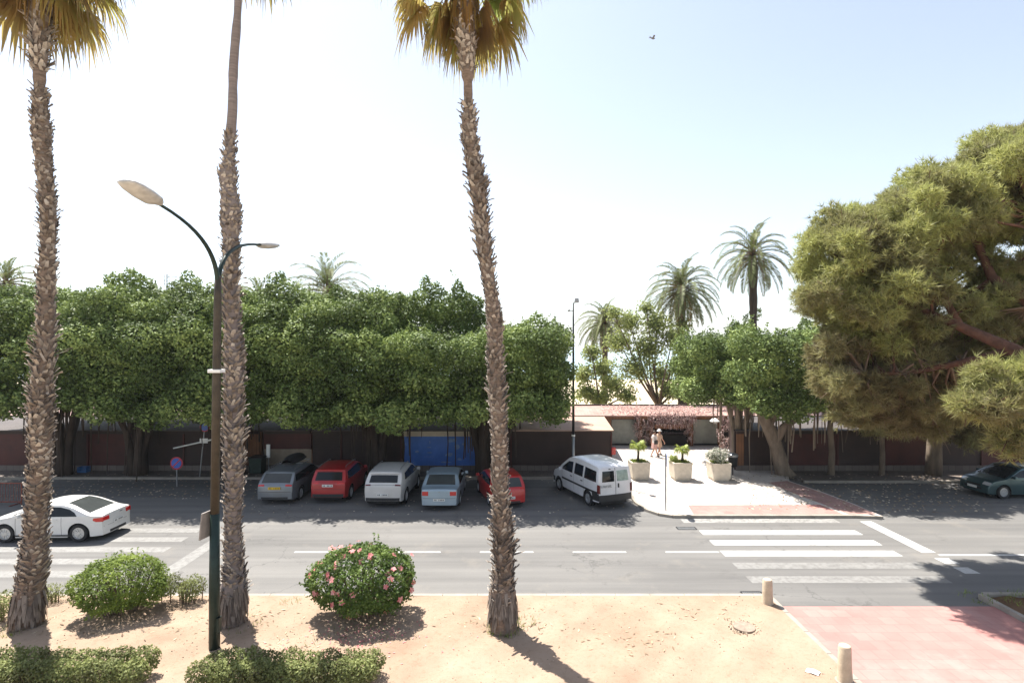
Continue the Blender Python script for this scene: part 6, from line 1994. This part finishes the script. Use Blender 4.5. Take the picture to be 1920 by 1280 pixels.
def person(label, loc, rz, H, top_c, bottom_c, hair_c, hat=None, skirt=True, stride=.22, bag=None, armbend=.25):
    k = H / 1.7
    t = thing('person', label, 'person', loc, rz, 'two women walking across the plaza')
    # facing +Y local; x right
    V = [(0, 0, .93), (0, 0, 1.05), (0, .0, 1.22), (0, 0, 1.37), (0, .0, 1.46), (0, .01, 1.53), (0, .02, 1.60), (0, .01, 1.66)]
    Rr = [(.155, .11), (.13, .095), (.15, .105), (.13, .09), (.055, .055), (.062, .07), (.078, .092), (.055, .065)]
    E = [(i, i + 1) for i in range(7)]
    def chain(start, pts, rad):
        prev = start
        for p, r_ in zip(pts, rad):
            V.append(p); Rr.append(r_ if hasattr(r_, '__len__') else (r_, r_)); E.append((prev, len(V) - 1)); prev = len(V) - 1
        return prev
    ends = []
    for sg, st in ((-1, stride), (1, -stride)):
        chain(0, [(sg * .09, 0, .86), (sg * .095, st * .55 + .03, .48), (sg * .09, st * 1.1 - (.04 if st < 0 else 0), .09 + (.04 if st < 0 else 0)), (sg * .095, st * 1.1 + .12, .035)], [(.095, .1), .062, .038, (.036, .028)])
        h_ = chain(3, [(sg * .17, 0, 1.38), (sg * .225, -st * .25, 1.12), (sg * .23, -st * .7 + armbend * .4, .90), (sg * .228, -st * .78 + armbend * .55, .84)], [.05, .038, .026, (.022, .036)])
        hp = V[h_]
        for f, (dx, ln) in enumerate(((-.03, .07), (-.01, .08), (.01, .075), (.03, .06))):
            chain(h_, [(hp[0] + sg * .005, hp[1] + dx, hp[2] - .04), (hp[0] - sg * .005, hp[1] + dx * 1.1, hp[2] - .04 - ln * .55), (hp[0] - sg * .02, hp[1] + dx * 1.1, hp[2] - .04 - ln)], [.010, .009, .007])
        chain(h_, [(hp[0] - sg * .01, hp[1] + .045, hp[2] - .015), (hp[0] - sg * .02, hp[1] + .06, hp[2] - .05)], [.011, .009])
    V = [tuple(c_ * k for c_ in v) for v in V]; Rr = [tuple(c_ * k for c_ in r_) for r_ in Rr]
    body = skinned('body', V, E, Rr, M['skin'], t)
    # face
    m = MB()
    m.lathe([(0, -.012), (.012, -.008), (.014, .0), (0, .02)], 8, (0, .107 * k, 1.575 * k)); m.build('nose', M['skin'], t)
    m = MB()
    for sg in (-1, 1): m.lathe([(0, -.008), (.009, 0), (0, .008)], 8, (sg * .03 * k, .098 * k, 1.60 * k))
    m.build('eyes', M['trim'], t)
    m = MB(); m.box(0, .098 * k, 1.548 * k, .045, .008, .008); m.build('mouth', M['red_lens'], t)
    m = MB()
    for sg in (-1, 1): m.box(sg * .082 * k, .01, 1.59 * k, .014, .03, .05, taper=.8)
    m.build('ears', M['skin'], t, bevel=.006)
    # hair
    m = MB(); rows = []
    for i in range(7):
        ph = i / 6 * R(115)
        rows.append([(.098 * k * math.sin(ph) * math.cos(a), .015 * k - .01 + .112 * k * math.sin(ph) * math.sin(a) * (1 if math.sin(a) < 0 else .78), 1.605 * k + .105 * k * math.cos(ph) * (1 if math.sin(a) < .3 or ph < 1.2 else .6)) for a in np.linspace(0, 2 * PI, 17)])
    m.grid(rows); m.build('hair', hair_c, t, smooth=True)
    # top
    m = MB(); rows = []
    for z, rx, ry in ((.90, .175, .13), (1.0, .15, .115), (1.12, .145, .11), (1.25, .168, .125), (1.36, .175, .115), (1.42, .12, .09), (1.45, .07, .065)):
        rows.append([(rx * k * math.cos(a), ry * k * math.sin(a), z * k) for a in np.linspace(0, 2 * PI, 21)])
    m.grid(rows)
    for sg, st in ((-1, stride), (1, -stride)):
        m.tube([(sg * .15 * k, 0, 1.39 * k), (sg * .19 * k, -st * .1 * k, 1.28 * k), (sg * .215 * k, -st * .2 * k, 1.17 * k)], [.062 * k, .064 * k, .066 * k], 10, cap=False)
    m.build('top', top_c, t, smooth=True)
    m = MB(); rows = []
    zz = ((.93, .172, .128), (.84, .19, .15), (.70, .205, .175), (.56, .22, .20)) if skirt else ((.93, .172, .128), (.86, .19, .15), (.74, .2, .16), (.66, .2, .17))
    for z, rx, ry in zz:
        rows.append([((rx + .012 * math.sin(a * 6)) * k * math.cos(a), (ry + .012 * math.sin(a * 6)) * k * math.sin(a), z * k) for a in np.linspace(0, 2 * PI, 37)])
    m.grid(rows); m.build('skirt' if skirt else 'shorts', bottom_c, t, smooth=True)
    for sg, st in ((-1, stride), (1, -stride)):
        m = MB(); m.box(sg * .093 * k, (st * 1.1 + .05 - (.04 if st < 0 else 0)) * k, .03 + (.03 if st < 0 else 0), .085, .25, .05, taper=.8); m.build('shoe', M['trim'], t, bevel=.015)
    if hat is not None:
        MB().lathe([(.0, 1.60), (.17, 1.61), (.165, 1.63), (.10, 1.655), (.095, 1.72), (.05, 1.755), (0, 1.76)], 22, (0, .005, (k - 1) * 1.65)).build('hat', hat, t, smooth=True)
    if bag is not None:
        m = MB(); m.box(.24 * k, -.02, .98 * k, .1, .26, .26, taper=.9); bo = m.build('bag', bag, t, bevel=.03)
        MB().tube([(.22 * k, .06, 1.1 * k), (.12 * k, .06, 1.42 * k), (.1 * k, -.06, 1.42 * k), (.22 * k, -.08, 1.1 * k)], .008, 6).build('strap', bag, bo)
    return t
pw = plain('pale_cotton', (.66, .60, .56), .8, var=.06); pk = plain('pink_cotton', (.55, .33, .29), .8, var=.1)
tan = plain('tan_cotton', (.52, .36, .26), .8, var=.08)
g = G(1227, 856, .11)
person('woman in a pale top and pink skirt with dark hair, walking without a hat', (g.x, g.y, .11), R(-75), 1.72, pw, pk, plain('brown_hair', (.06, .035, .02), .6), bag=M['trim'], stride=.24)
g = G(1238, 854, .11)
person('woman in a white sunhat and peach dress', (g.x, g.y + .25, .11), R(-60), 1.68, tan, tan, plain('fair_hair', (.3, .2, .1), .6), hat=M['white'], stride=.16)

# ------------------------------------------------------------------ sea haze
hz = MB(); hz.box(0, 5900, 38, 18600, 12200, 88)
hm = bpy.data.materials.new('haze'); hm.use_nodes = True
hn = hm.node_tree; hn.nodes.clear()
ho = hn.nodes.new('ShaderNodeOutputMaterial'); hv = hn.nodes.new('ShaderNodeVolumePrincipled')
hv.inputs['Color'].default_value = (.9, .95, 1, 1); hv.inputs['Density'].default_value = 0.00022
hn.links.new(hv.outputs[0], ho.inputs['Volume'])
hb = hz.build('haze', hm); tag(hb, 'thin pale sea haze', 'haze', kind='stuff')
